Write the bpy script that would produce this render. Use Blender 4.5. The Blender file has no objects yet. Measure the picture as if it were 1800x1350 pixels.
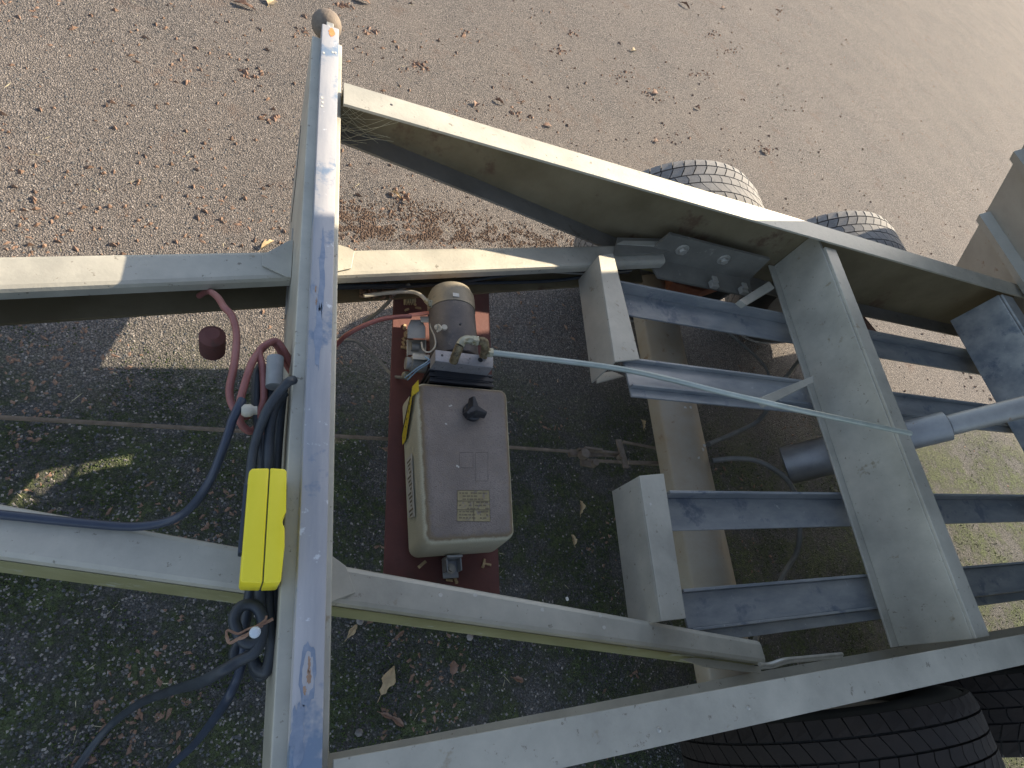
import bpy, bmesh, math, random
from mathutils import Vector, Matrix, noise
random.seed(7)
C = bpy.context.scene.collection
S = 0.75            # metres per unit of camera height above the frame top
G = 1.864           # depth of the ground below the camera, in those units
F = 1002.0
# ---------------------------------------------------------------- camera
_y = Vector((627-900, -1296-675, F)).normalized()
_x = Vector((3068-900, 884-675, F)); _x = (_x-_y*_x.dot(_y)).normalized()
_z = -_x.cross(_y)
if _z.z > 0: _z = -_z
ROT = Matrix((_x, _y, _z))                       # photograph axes (right, down, forward) to world
cam = bpy.data.objects.new('camera', bpy.data.cameras.new('camera')); C.objects.link(cam)
r, u, b = ROT @ Vector((1, 0, 0)), ROT @ Vector((0, -1, 0)), ROT @ Vector((0, 0, -1))
M4 = Matrix((r, u, b)).transposed().to_4x4(); M4.translation = Vector((0, 0, G*S))
cam.matrix_world = M4
cam.data.sensor_width = 36; cam.data.lens = F/1800*36
cam.data.clip_start = 0.02; cam.data.clip_end = 500
bpy.context.scene.camera = cam
# ---------------------------------------------------------------- light
SUN = Vector((1.5, 0.66, 1.0)).normalized()
EL = math.asin(SUN.z); AZ = math.atan2(SUN.x, SUN.y)
w = bpy.data.worlds.new('World'); bpy.context.scene.world = w; w.use_nodes = True
nt = w.node_tree; bg = nt.nodes['Background']
sky = nt.nodes.new('ShaderNodeTexSky'); sky.sky_type = 'NISHITA'; sky.sun_disc = False
sky.sun_elevation = EL; sky.sun_rotation = AZ; sky.air_density = 1.0; sky.dust_density = 1.5
hs = nt.nodes.new('ShaderNodeHueSaturation'); hs.inputs['Saturation'].default_value = .78   # thin bright haze over the blue
nt.links.new(sky.outputs[0], hs.inputs['Color']); nt.links.new(hs.outputs[0], bg.inputs[0]); bg.inputs[1].default_value = 0.12
sun = bpy.data.objects.new('sun', bpy.data.lights.new('sun', 'SUN')); C.objects.link(sun)
sun.data.energy = 5.0; sun.data.angle = math.radians(0.5); sun.data.color = (1.0, .85, .64)
sun.rotation_euler = SUN.to_track_quat('Z', 'Y').to_euler()
vs = bpy.context.scene.view_settings
vs.view_transform = 'Standard'; vs.look = 'None'; vs.exposure = 1.25; vs.gamma = 1; vs.use_curve_mapping = False

# ---------------------------------------------------------------- helpers
def W(x, y, d): return Vector((x*S, y*S, (G-d)*S))
def plan(px, py, d):
    v = ROT @ Vector((px-900, py-675, F)); t = d/(-v.z)
    return (v.x*t, v.y*t, d)
def at(px, py, d): return W(*plan(px, py, d))

def node_mat(name, c1, c2, scale=6, rough=.55, metal=0.0, spots=None, spot_amt=.0, spot_scale=30, bump=.15, bscale=120, detail=6,
             speck=None, speck_amt=0, speck_scale=200, stretch=None):
    m = bpy.data.materials.new(name); m.use_nodes = True; t = m.node_tree; n = t.nodes; L = t.links
    p = n['Principled BSDF']; tc = n.new('ShaderNodeTexCoord'); src = tc.outputs['Object']
    if stretch:
        mp = n.new('ShaderNodeMapping'); mp.inputs['Scale'].default_value = stretch; L.new(src, mp.inputs[0]); src2 = mp.outputs[0]
    else: src2 = src
    a = n.new('ShaderNodeTexNoise'); a.inputs['Scale'].default_value = scale; a.inputs['Detail'].default_value = detail; a.inputs['Roughness'].default_value = .65
    L.new(src2, a.inputs['Vector'])
    cr = n.new('ShaderNodeValToRGB'); cr.color_ramp.elements[0].position = .35; cr.color_ramp.elements[1].position = .68
    cr.color_ramp.elements[0].color = (*c1, 1); cr.color_ramp.elements[1].color = (*c2, 1); L.new(a.outputs['Fac'], cr.inputs[0])
    col = cr.outputs[0]
    def over(col, colour, sc, thr, soft, mx=1.0, vec=src):
        z = n.new('ShaderNodeTexNoise'); z.inputs['Scale'].default_value = sc; z.inputs['Detail'].default_value = 5; z.inputs['Roughness'].default_value = .7
        L.new(vec, z.inputs['Vector'])
        mr = n.new('ShaderNodeMapRange'); mr.inputs[1].default_value = thr; mr.inputs[2].default_value = thr+soft; mr.inputs[4].default_value = mx
        L.new(z.outputs['Fac'], mr.inputs[0])
        mx_ = n.new('ShaderNodeMix'); mx_.data_type = 'RGBA'; mx_.inputs[7].default_value = (*colour, 1)
        L.new(mr.outputs[0], mx_.inputs[0]); L.new(col, mx_.inputs[6]); return mx_.outputs[2]
    if spots: col = over(col, spots, spot_scale, 1-spot_amt, .08, .9)
    if speck: col = over(col, speck, speck_scale, 1-speck_amt, .05, .8)
    L.new(col, p.inputs['Base Color'])
    rr = n.new('ShaderNodeMapRange'); rr.inputs[3].default_value = max(.05, rough-.12); rr.inputs[4].default_value = min(1, rough+.15)
    L.new(a.outputs['Fac'], rr.inputs[0]); L.new(rr.outputs[0], p.inputs['Roughness'])
    p.inputs['Metallic'].default_value = metal
    if bump:
        bn = n.new('ShaderNodeTexNoise'); bn.inputs['Scale'].default_value = bscale; bn.inputs['Detail'].default_value = 4; L.new(src, bn.inputs['Vector'])
        bb = n.new('ShaderNodeBump'); bb.inputs['Strength'].default_value = bump; bb.inputs['Distance'].default_value = .002
        L.new(bn.outputs['Fac'], bb.inputs['Height']); L.new(bb.outputs[0], p.inputs['Normal'])
    return m

MT = {}
MT['steel'] = node_mat('galvanised_steel', (.35, .335, .285), (.50, .475, .40), 7, .5, .2, (.27, .23, .16), .36, 16, .18, 160, speck=(.17, .15, .12), speck_amt=.37, speck_scale=70)
MT['steel_blue'] = node_mat('bare_galvanised_rail', (.22, .245, .27), (.43, .435, .43), 5, .42, .3, (.16, .19, .235), .42, 9, .10, 160, stretch=(1, 3, 3), speck=(.55, .56, .56), speck_amt=.35, speck_scale=50)
MT['railtop'] = node_mat('bare_galvanised_top_rail', (.28, .29, .315), (.45, .43, .43), 4, .45, .12, (.13, .19, .28), .46, 9, .10, 160, stretch=(5, .6, 5), speck=(.62, .64, .66), speck_amt=.36, speck_scale=50)
MT['steel_algae'] = node_mat('algae_tinted_steel', (.21, .20, .09), (.30, .285, .15), 9, .7, .05, (.4, .4, .34), .42, 12, .15, 150)
MT['khaki'] = node_mat('khaki_weathered_shade', (.125, .10, .055), (.20, .165, .10), 5, .65, .05, (.10, .06, .035), .40, 7, .15, 180)  # khaki dirt coat, darkened further with the shade inside the beams
MT['steel_shaded'] = node_mat('shade_toned_flange', (.13, .12, .10), (.20, .185, .16), 7, .7, .05, (.09, .08, .06), .40, 18, .2, 150)  # flange steel with the shade below the top flange painted in
MT['bracket'] = node_mat('shade_toned_bracket', (.14, .135, .115), (.22, .21, .18), 8, .6, .15, (.30, .29, .25), .38, 14, .2, 150)  # bracket steel toned down, the dim light there put into the colour
MT['tread_dark'] = node_mat('shade_toned_tread', (.014, .010, .008), (.028, .020, .016), 14, .9, 0, bump=.3)  # near wheels' tread, deep shade put into the colour
MT['stain'] = node_mat('blue_grey_stain', (.17, .215, .29), (.27, .31, .38), 60, .45, .3, bump=.1)
MT['steel_tan'] = node_mat('dirty_tan_steel', (.36, .29, .20), (.42, .39, .33), 5, .6, .1, (.24, .15, .09), .38, 26, .2, 130, speck=(.12, .09, .07), speck_amt=.32, speck_scale=80)
MT['oxide'] = node_mat('red_oxide_plate', (.105, .040, .035), (.16, .06, .05), 8, .75, .0, (.10, .05, .04), .42, 14, .3, 120, speck=(.34, .25, .18), speck_amt=.30, speck_scale=90)
MT['rust'] = node_mat('rust', (.22, .08, .03), (.42, .17, .06), 60, .9, 0, bump=.5)
MT['rustpale'] = node_mat('pale_rust', (.27, .17, .11), (.38, .25, .17), 90, .8, 0, bump=.2)
MT['orange'] = node_mat('orange_rust_mark', (.62, .20, .05), (.48, .25, .12), 160, .85, 0, bump=.3)
MT['redrust'] = node_mat('red_brown_rusty_steel', (.24, .085, .05), (.34, .14, .08), 30, .8, 0, bump=.3)
MT['brownrust'] = node_mat('brown_rusty_linkage', (.15, .115, .085), (.26, .21, .165), 40, .8, .1, bump=.4)
MT['tank'] = node_mat('dusty_tank_plastic', (.165, .135, .115), (.26, .22, .19), 9, .65, 0, (.15, .125, .11), .47, 330, .5, 420, speck=(.10, .07, .05), speck_amt=.37, speck_scale=190)
MT['tankside'] = node_mat('cream_tank_side', (.52, .50, .36), (.62, .59, .46), 9, .45, 0, (.40, .34, .2), .38, 20, .1, 150)
MT['tankdirt'] = node_mat('brown_dirt_line', (.17, .11, .05), (.26, .19, .08), 60, .9, 0, bump=.4)
MT['motor'] = node_mat('dusty_black_motor', (.075, .068, .066), (.15, .13, .12), 12, .6, .1, (.20, .17, .14), .42, 25, .25, 300)
MT['motorcap'] = node_mat('khaki_motor_cap', (.21, .18, .13), (.31, .27, .20), 14, .5, .2, (.15, .13, .10), .4, 30, .2, 300)
MT['castal'] = node_mat('pitted_cast_aluminium', (.24, .23, .235), (.36, .35, .35), 20, .5, .4, (.10, .09, .09), .40, 120, .4, 250)
MT['black'] = node_mat('black_plastic', (.015, .016, .02), (.03, .032, .038), 10, .45, 0, bump=.05)
MT['rubber'] = node_mat('black_cable_rubber', (.02, .026, .035), (.04, .048, .058), 20, .5, 0, bump=.1)
MT['redcable'] = node_mat('dull_red_cable', (.23, .075, .065), (.32, .13, .115), 20, .5, 0, bump=.1)
MT['greycable'] = node_mat('grey_cable', (.16, .16, .15), (.26, .25, .22), 20, .6, 0, bump=.1)
MT['beige'] = node_mat('beige_plastic', (.40, .37, .30), (.50, .46, .38), 20, .5, 0, (.25, .21, .15), .4, 50, .1)
MT['greyplastic'] = node_mat('grey_plastic', (.26, .26, .24), (.38, .37, .34), 20, .5, 0, (.16, .13, .1), .4, 50, .15)
MT['pinkred'] = node_mat('faded_red_boot', (.55, .17, .12), (.6, .25, .17), 20, .5, 0)
MT['yellow'] = node_mat('yellow_plastic', (.80, .66, .02), (.86, .72, .04), 6, .42, 0, bump=.03, speck=(.4, .36, .08), speck_amt=.30, speck_scale=70)
MT['seam'] = node_mat('dark_green_seam', (.06, .075, .02), (.09, .1, .03), 20, .6, 0, bump=0)
MT['blueplastic'] = node_mat('dark_blue_plastic', (.024, .034, .058), (.036, .048, .078), 20, .4, 0, bump=.05)
MT['brass'] = node_mat('corroded_brass_fitting', (.30, .28, .20), (.42, .42, .33), 40, .45, .5, (.17, .14, .06), .48, 60, .3)
MT['brassdark'] = node_mat('brown_corroded_elbow', (.09, .06, .03), (.28, .23, .13), 70, .6, .3, (.05, .045, .03), .45, 110, .4)
MT['pipe'] = node_mat('pale_green_pipe', (.33, .37, .33), (.43, .46, .42), 20, .4, .2, bump=.05)
MT['zinc'] = node_mat('zinc_bolt', (.38, .37, .33), (.52, .50, .45), 60, .4, .5, bump=.2)
MT['sticker'] = node_mat('faded_data_label', (.25, .20, .10), (.33, .28, .15), 60, .6, 0, (.19, .155, .14), .45, 90, .1)
MT['print'] = node_mat('dark_print', (.14, .115, .07), (.18, .145, .09), 60, .7, 0, bump=0)
MT['paleprint'] = node_mat('worn_pale_label', (.5, .48, .42), (.6, .58, .52), 60, .7, 0, bump=0)
MT['warn'] = node_mat('warning_yellow', (.62, .46, .02), (.7, .55, .05), 60, .5, 0, bump=0)
MT['tyre'] = node_mat('tyre_rubber', (.022, .021, .02), (.045, .042, .038), 12, .8, 0, bump=.2)
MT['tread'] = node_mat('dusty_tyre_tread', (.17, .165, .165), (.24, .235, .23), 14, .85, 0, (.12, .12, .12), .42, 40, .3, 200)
MT['rim'] = node_mat('grey_steel_rim', (.25, .25, .25), (.36, .36, .35), 12, .45, .4, (.2, .1, .05), .36, 20)
MT['bed'] = node_mat('underside_of_steel_bed', (.30, .30, .28), (.38, .38, .36), 6, .6, .2, (.22, .15, .1), .36, 12)
MT['ball'] = node_mat('dusty_rubber_ball', (.14, .11, .09), (.22, .18, .14), 50, .8, 0, (.3, .24, .17), .42, 60, .5, 250)
MT['leaf_tan'] = node_mat('tan_dry_leaf', (.33, .24, .13), (.45, .34, .20), 90, .7, 0, bump=.3)
MT['leaf_red'] = node_mat('red_brown_dry_leaf', (.16, .092, .062), (.24, .15, .105), 90, .8, 0, bump=.3)
MT['leaf_brown'] = node_mat('brown_leaf_litter', (.13, .075, .05), (.26, .17, .12), 90, .9, 0, bump=.3)
MT['soil'] = node_mat('brown_soil_crumbs', (.085, .055, .04), (.16, .11, .08), 60, .95, 0, bump=.5)
MT['stone'] = node_mat('pale_chippings', (.12, .11, .105), (.30, .27, .24), 45, .8, 0, bump=.3, detail=1)
MT['stone_dark'] = node_mat('dark_chippings', (.045, .05, .055), (.12, .12, .12), 45, .8, 0, bump=.3, detail=1)
MT['moss'] = node_mat('dark_green_moss', (.022, .036, .010), (.06, .085, .022), 60, .9, 0, bump=.4, detail=2)
MT['straw'] = node_mat('dry_straw', (.38, .33, .2), (.5, .45, .3), 60, .8, 0, bump=.1)
MT['twine'] = node_mat('rusty_twisted_wire', (.2, .11, .07), (.3, .19, .13), 60, .8, .1, bump=.2)
MT['hub'] = node_mat('white_cable_stud', (.5, .55, .6), (.62, .66, .7), 60, .5, 0, bump=.05)
MT['wirew'] = node_mat('pale_blue_wire', (.25, .38, .48), (.35, .48, .58), 60, .5, 0, bump=0)
MT['hazel'] = node_mat('rubber_sleeve', (.19, .20, .20), (.27, .28, .28), 30, .6, 0, bump=.2)

def tank_mat():
    m = MT['tank'].copy(); t = m.node_tree; n = t.nodes; L = t.links; p = n['Principled BSDF']
    top = p.inputs['Base Color'].links[0].from_socket
    ge = n.new('ShaderNodeNewGeometry'); sx = n.new('ShaderNodeSeparateXYZ'); L.new(ge.outputs['Normal'], sx.inputs[0])
    tc = n.new('ShaderNodeTexCoord'); nz = n.new('ShaderNodeTexNoise'); nz.inputs['Scale'].default_value = 90; nz.inputs['Detail'].default_value = 6; L.new(tc.outputs['Object'], nz.inputs['Vector'])
    ad = n.new('ShaderNodeMath'); ad.operation = 'MULTIPLY_ADD'; L.new(nz.outputs['Fac'], ad.inputs[0]); ad.inputs[1].default_value = .28; L.new(sx.outputs[2], ad.inputs[2])
    def rng(a, b_):
        q = n.new('ShaderNodeMapRange'); q.inputs[1].default_value = a; q.inputs[2].default_value = b_; L.new(ad.outputs[0], q.inputs[0]); return q.outputs[0]
    def mix(f_, a, b_):
        q = n.new('ShaderNodeMix'); q.data_type = 'RGBA'; L.new(f_, q.inputs[0])
        for i, v in ((6, a), (7, b_)):
            if isinstance(v, tuple): q.inputs[i].default_value = (*v, 1)
            else: L.new(v, q.inputs[i])
        return q.outputs[2]
    nb = n.new('ShaderNodeTexNoise'); nb.inputs['Scale'].default_value = 14; L.new(tc.outputs['Object'], nb.inputs['Vector'])
    cream = mix(nb.outputs['Fac'], (.50, .47, .33), (.62, .59, .45))
    c1 = mix(rng(.72, .90), cream, (.22, .165, .10)); c2 = mix(rng(.95, 1.12), c1, top)
    L.new(c2, p.inputs['Base Color']); return m
MT['tankdust'] = tank_mat()

class MB:
    def __init__(s): s.v = []; s.f = []; s.mi = []
    def add(s, vs_, fs, mi=0):
        k = len(s.v); s.v += [Vector(q) for q in vs_]; s.f += [[i+k for i in f_] for f_ in fs]; s.mi += [mi]*len(fs); return s
    def prism(s, pts, vec, mi=0):                 # pts: polygon in world space, swept by vec
        n = len(pts); vec = Vector(vec)
        vs_ = [Vector(q) for q in pts]+[Vector(q)+vec for q in pts]
        fs = [list(range(n))[::-1], list(range(n, 2*n))]+[[i, (i+1) % n, (i+1) % n+n, i+n] for i in range(n)]
        return s.add(vs_, fs, mi)
    def loft(s, A, B, mi=0):
        n = len(A)
        fs = [list(range(n))[::-1], list(range(n, 2*n))]+[[i, (i+1) % n, (i+1) % n+n, i+n] for i in range(n)]
        return s.add(list(A)+list(B), fs, mi)
    def box(s, x0, x1, y0, y1, d0, d1, mi=0):      # in scene units, d downwards
        return s.prism([W(x0, y0, d1), W(x1, y0, d1), W(x1, y1, d1), W(x0, y1, d1)], (0, 0, (d1-d0)*S), mi)
    def tube(s, pts, r, n=8, mi=0, caps=True, smooth=5):
        pts = [Vector(q) for q in pts]
        if smooth and len(pts) > 2:
            q = []; P_ = [pts[0]*2-pts[1]]+pts+[pts[-1]*2-pts[-2]]
            for i in range(1, len(P_)-2):
                for k in range(smooth):
                    t = k/smooth; a, b_, c_, d_ = P_[i-1:i+3]
                    q.append(.5*((2*b_)+(c_-a)*t+(2*a-5*b_+4*c_-d_)*t*t+(-a+3*b_-3*c_+d_)*t**3))
            pts = q+[pts[-1]]
        k = len(s.v); prev = None
        for i, p_ in enumerate(pts):
            tg = (pts[min(i+1, len(pts)-1)]-pts[max(i-1, 0)]).normalized()
            if prev is None: nx = tg.cross(Vector((0, 0, 1)) if abs(tg.z) < .9 else Vector((1, 0, 0))).normalized()
            else: nx = (prev-tg*prev.dot(tg)).normalized()
            prev = nx; ny = tg.cross(nx); rr = r(i/(len(pts)-1)) if callable(r) else r
            for j in range(n):
                a = 2*math.pi*j/n; s.v.append(p_+nx*(rr*math.cos(a))+ny*(rr*math.sin(a)))
        m = len(pts)
        for i in range(m-1):
            for j in range(n): s.f.append([k+i*n+j, k+i*n+(j+1) % n, k+(i+1)*n+(j+1) % n, k+(i+1)*n+j]); s.mi.append(mi)
        if caps:
            s.f.append([k+j for j in range(n)][::-1]); s.f.append([k+(m-1)*n+j for j in range(n)]); s.mi += [mi, mi]
        return s
    def lathe(s, o, ax, prof, n=24, mi=0):         # prof: list of (distance along axis, radius)
        ax = Vector(ax).normalized(); nx = ax.cross(Vector((0, 0, 1)) if abs(ax.z) < .9 else Vector((1, 0, 0))).normalized(); ny = ax.cross(nx)
        k = len(s.v); o = Vector(o)
        for (h, r_) in prof:
            for j in range(n):
                a = 2*math.pi*j/n; s.v.append(o+ax*h+nx*(r_*math.cos(a))+ny*(r_*math.sin(a)))
        for i in range(len(prof)-1):
            for j in range(n): s.f.append([k+i*n+j, k+i*n+(j+1) % n, k+(i+1)*n+(j+1) % n, k+(i+1)*n+j]); s.mi.append(mi)
        s.f.append([k+j for j in range(n)][::-1]); s.f.append([k+(len(prof)-1)*n+j for j in range(n)]); s.mi += [mi, mi]
        return s
    def build(s, name, mat, parent=None, bevel=0, seg=2, smooth=False, label=None, loc=None):
        me = bpy.data.meshes.new(name)
        off = Vector((0, 0, 0))
        if parent is not None:
            q = parent
            while q is not None: off += q.location; q = q.parent
        if loc is not None: off = Vector(loc)
        me.from_pydata([tuple(v-off) for v in s.v], [], s.f)
        mats = mat if isinstance(mat, (list, tuple)) else [mat]
        for m in mats: me.materials.append(MT[m])
        for p_, i in zip(me.polygons, s.mi): p_.material_index = i
        bm = bmesh.new(); bm.from_mesh(me); bmesh.ops.recalc_face_normals(bm, faces=bm.faces)
        if bevel:
            es = [e for e in bm.edges if len(e.link_faces) == 2 and e.calc_face_angle(0) > .5]
            bmesh.ops.bevel(bm, geom=es, offset=bevel, segments=seg, affect='EDGES', profile=.5, clamp_overlap=True)
        if smooth:
            for f_ in bm.faces: f_.smooth = True
            for e in bm.edges:
                if len(e.link_faces) == 2 and e.calc_face_angle(0) > .7: e.smooth = False
        bm.to_mesh(me); bm.free()
        o = bpy.data.objects.new(name, me); C.objects.link(o)
        if parent is not None: o.parent = parent
        elif loc is not None: o.location = loc
        if label: o['label'] = label
        return o
def tag(o, label=None, cat=None, group=None, kind=None):
    if label: o['label'] = label
    if cat: o['category'] = cat
    if group: o['group'] = group
    if kind: o['kind'] = kind
    return o
def thing(name, loc, label, cat, group=None):
    o = bpy.data.objects.new(name, None); C.objects.link(o); o.location = loc; o.empty_display_size = .1
    return tag(o, label, cat, group)
def lerp(a, b_, t): return a+(b_-a)*t

# ---------------------------------------------------------------- ground
def ground_mat():
    m = bpy.data.materials.new('weathered_asphalt'); m.use_nodes = True; t = m.node_tree; n = t.nodes; L = t.links
    p = n['Principled BSDF']; tc = n.new('ShaderNodeTexCoord'); src = tc.outputs['Object']
    def math_(op, a, b_=None, clamp=False):
        q = n.new('ShaderNodeMath'); q.operation = op; q.use_clamp = clamp
        for i, v in enumerate((a, b_)):
            if v is None: continue
            if isinstance(v, (int, float)): q.inputs[i].default_value = v
            else: L.new(v, q.inputs[i])
        return q.outputs[0]
    def noise_(sc, det=5, ro=.6):
        q = n.new('ShaderNodeTexNoise'); q.inputs['Scale'].default_value = sc; q.inputs['Detail'].default_value = det; q.inputs['Roughness'].default_value = ro
        L.new(src, q.inputs['Vector']); return q.outputs['Fac']
    def mix(f_, a, b_):
        q = n.new('ShaderNodeMix'); q.data_type = 'RGBA'
        if isinstance(f_, float): q.inputs[0].default_value = f_
        else: L.new(f_, q.inputs[0])
        for i, v in ((6, a), (7, b_)):
            if isinstance(v, tuple): q.inputs[i].default_value = (*v, 1)
            else: L.new(v, q.inputs[i])
        return q.outputs[2]
    def rng(v, a, b_, c_=0., d_=1.):
        q = n.new('ShaderNodeMapRange'); q.inputs[1].default_value = a; q.inputs[2].default_value = b_; q.inputs[3].default_value = c_; q.inputs[4].default_value = d_
        L.new(v, q.inputs[0]); return q.outputs[0]
    vo = n.new('ShaderNodeTexVoronoi'); vo.inputs['Scale'].default_value = 225; L.new(src, vo.inputs['Vector'])
    vo2 = n.new('ShaderNodeTexVoronoi'); vo2.inputs['Scale'].default_value = 470; L.new(src, vo2.inputs['Vector'])
    sp = n.new('ShaderNodeSeparateColor'); L.new(vo.outputs['Color'], sp.inputs[0])
    ramp = n.new('ShaderNodeValToRGB'); e = ramp.color_ramp.elements
    e[0].position = 0; e[0].color = (.070, .066, .066, 1); e[1].position = 1; e[1].color = (.44, .39, .36, 1)
    for q, cc in ((.3, (.118, .112, .107, 1)), (.7, (.188, .173, .160, 1)), (.9, (.30, .268, .242, 1))):
        z = e.new(q); z.color = cc
    L.new(sp.outputs[0], ramp.inputs[0])
    sp2 = n.new('ShaderNodeSeparateColor'); L.new(vo2.outputs['Color'], sp2.inputs[0])
    fine = mix(rng(sp2.outputs[0], 0, 1), (.09, .082, .077), (.32, .275, .245))
    col = mix(.5, ramp.outputs[0], fine)
    binder = rng(vo.outputs['Distance'], .42, .62)
    col = mix(math_('MULTIPLY', binder, .75), col, (.052, .05, .05))
    big = rng(noise_(2.2, 4), .35, .7)
    col = mix(math_('MULTIPLY', big, .22), col, (.24, .20, .17))
    brown = rng(noise_(5.5, 8, .75), .56, .70)
    col = mix(math_('MULTIPLY', brown, .55), col, (.125, .08, .06))
    # mossy zone under and in front of the trailer, asphalt colour darkened there too
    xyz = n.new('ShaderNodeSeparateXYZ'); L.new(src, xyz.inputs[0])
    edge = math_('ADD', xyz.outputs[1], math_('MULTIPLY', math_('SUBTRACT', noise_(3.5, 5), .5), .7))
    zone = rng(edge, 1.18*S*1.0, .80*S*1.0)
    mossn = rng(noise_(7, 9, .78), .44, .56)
    darken = math_('MULTIPLY', zone, .50)
    col = mix(darken, col, (.045, .055, .055))
    moss = math_('MULTIPLY', zone, mossn)
    mcol = mix(rng(noise_(90, 3), .35, .65), (.028, .040, .012), (.095, .13, .03))
    col = mix(math_('MULTIPLY', moss, .66), col, mcol)
    L.new(col, p.inputs['Base Color']); p.inputs['Roughness'].default_value = .92; p.inputs['Specular IOR Level'].default_value = .22
    h = math_('ADD', math_('MULTIPLY', math_('SUBTRACT', 1, vo.outputs['Distance']), 1.0), math_('MULTIPLY', math_('SUBTRACT', 1, vo2.outputs['Distance']), .5))
    h = math_('ADD', h, math_('MULTIPLY', noise_(40, 5), 1.0))
    h = math_('ADD', h, math_('MULTIPLY', moss, 1.2))
    bu = n.new('ShaderNodeBump'); bu.inputs['Strength'].default_value = .9; bu.inputs['Distance'].default_value = .006
    L.new(h, bu.inputs['Height']); L.new(bu.outputs[0], p.inputs['Normal'])
    return m
MT['asphalt'] = ground_mat()
g = MB(); N = 170; x0, x1, y0, y1 = -2.2, 7.2, -1.8, 7.6
for j in range(N+1):
    for i in range(N+1):
        x = lerp(x0, x1, i/N); y = lerp(y0, y1, j/N)
        ed = min(i, N-i, j, N-j)
        z = (noise.noise((x*.7, y*.7, 0))*.012+noise.noise((x*4, y*4, 3))*.004)*min(1, ed/6)
        g.v.append(Vector((x, y, z)))
for j in range(N):
    for i in range(N):
        k = j*(N+1)+i; g.f.append([k, k+1, k+N+2, k+N+1]); g.mi.append(0)
def gz(x, y): return noise.noise((x*.7, y*.7, 0))*.012+noise.noise((x*4, y*4, 3))*.004
B = 150
k = len(g.v)
g.v += [Vector(q) for q in ((-B, -B, 0), (B, -B, 0), (B, B, 0), (-B, B, 0))]
c0, c1, c2, c3 = 0, N, (N+1)*(N+1)-1, N*(N+1)
g.f += [[k, k+1]+list(range(0, N+1))[::-1], [k+1, k+2]+[j*(N+1)+N for j in range(N+1)][::-1],
        [k+2, k+3]+[N*(N+1)+i for i in range(N+1)], [k+3, k]+[j*(N+1) for j in range(N+1)]]
g.mi += [0]*4
go = g.build('ground', 'asphalt', smooth=True); tag(go, 'rough weathered asphalt yard under the trailer', kind='structure')

# ---------------------------------------------------------------- trailer
TR = thing('tipper_trailer', (0, 0, 0), 'galvanised steel tipper trailer chassis with open front frame on twin axles', 'trailer')
T = .008  # sheet thickness in scene units
# side beams: C sections opening inwards, web deepening towards the axles
def webd(x): return 1.115+max(0, x-.18)*.175 if x < 1.3 else 1.311+min(.04, (x-1.3)*.04)
XE = 3.85
def side_beam(yo, yi, label):
    sgn = 1 if yo > yi else -1
    m = MB(); m2 = 1
    m.prism([W(.158, yi, 1.0), W(XE, yi, 1.0), W(XE, yo, 1.0), W(.158, yo, 1.0)], (0, 0, -T*S))
    xs = [.158, .6, 1.0, 1.3, 2.3, XE]
    top = [W(x, yo-sgn*.001, 1.0+T) for x in xs]; bot = [W(x, yo-sgn*.001, webd(x)) for x in xs]
    for i in range(len(xs)-1):
        m.loft([top[i], bot[i], bot[i]+Vector((0, -sgn*T*S, 0)), top[i]+Vector((0, -sgn*T*S, 0))],
               [top[i+1], bot[i+1], bot[i+1]+Vector((0, -sgn*T*S, 0)), top[i+1]+Vector((0, -sgn*T*S, 0))], 1)
        a, b_ = xs[i], xs[i+1]
        m.loft([W(a, yo, webd(a)+.0005), W(a, yi, webd(a)+.0005), W(a, yi, webd(a)+T), W(a, yo, webd(a)+T)],
               [W(b_, yo, webd(b_)+.0005), W(b_, yi, webd(b_)+.0005), W(b_, yi, webd(b_)+T), W(b_, yo, webd(b_)+T)], 2)
    return m.build('side_beam', ['steel', 'khaki' if sgn > 0 else 'steel', 'steel_shaded' if sgn > 0 else 'steel'], TR, label=label)  # far beam's web and lower flange use the shade-darkened colours
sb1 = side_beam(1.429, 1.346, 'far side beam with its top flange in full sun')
sb2 = side_beam(-.148, -.078, 'near side beam in the shade')
# small stud heads and drops on the near beam and the far beam
def stud(name, p, r, mat, parent, h=.0015, label=None):
    m = MB(); m.lathe(p, (0, 0, 1), [(0, r), (h*.6, r*.95), (h, r*.6)], 12); return m.build(name, mat, parent, smooth=True, label=label)
for q in ((1158, 1283), (1315, 1244)): stud('rivet', at(*q, 1.0), .0035, 'zinc', sb2, .002)
stud('drain_hole', at(688, 184, 1.0), .003, 'black', sb1, .0004)

# front cross beam: deep body plus a narrow rail on top
xl, xr = .075, .156
prof = [(1.632, 1.03), (1.625, 1.12), (1.61, 1.27), (1.50, 1.46), (1.44, 1.53), (1.25, 1.49), (1.0, 1.47), (.77, 1.36), (.62, 1.30), (.3, 1.29), (-.08, 1.20), (-.36, 1.12), (-.38, 1.03)]
m = MB(); m.prism([W(xl, y, d) for y, d in prof], ((xr-xl)*S, 0, 0))
cb = m.build('front_cross_beam', 'steel', TR, bevel=.0025, seg=3, smooth=True, label='deep front cross beam running away from the viewer')
m = MB(); m.box(.097, .1425, -.38, 1.652, .999, 1.0295)
rail = m.build('top_rail', 'railtop', cb, bevel=.0022, smooth=True, label='narrow bluish rail with rust spots on top of the cross beam')
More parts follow.
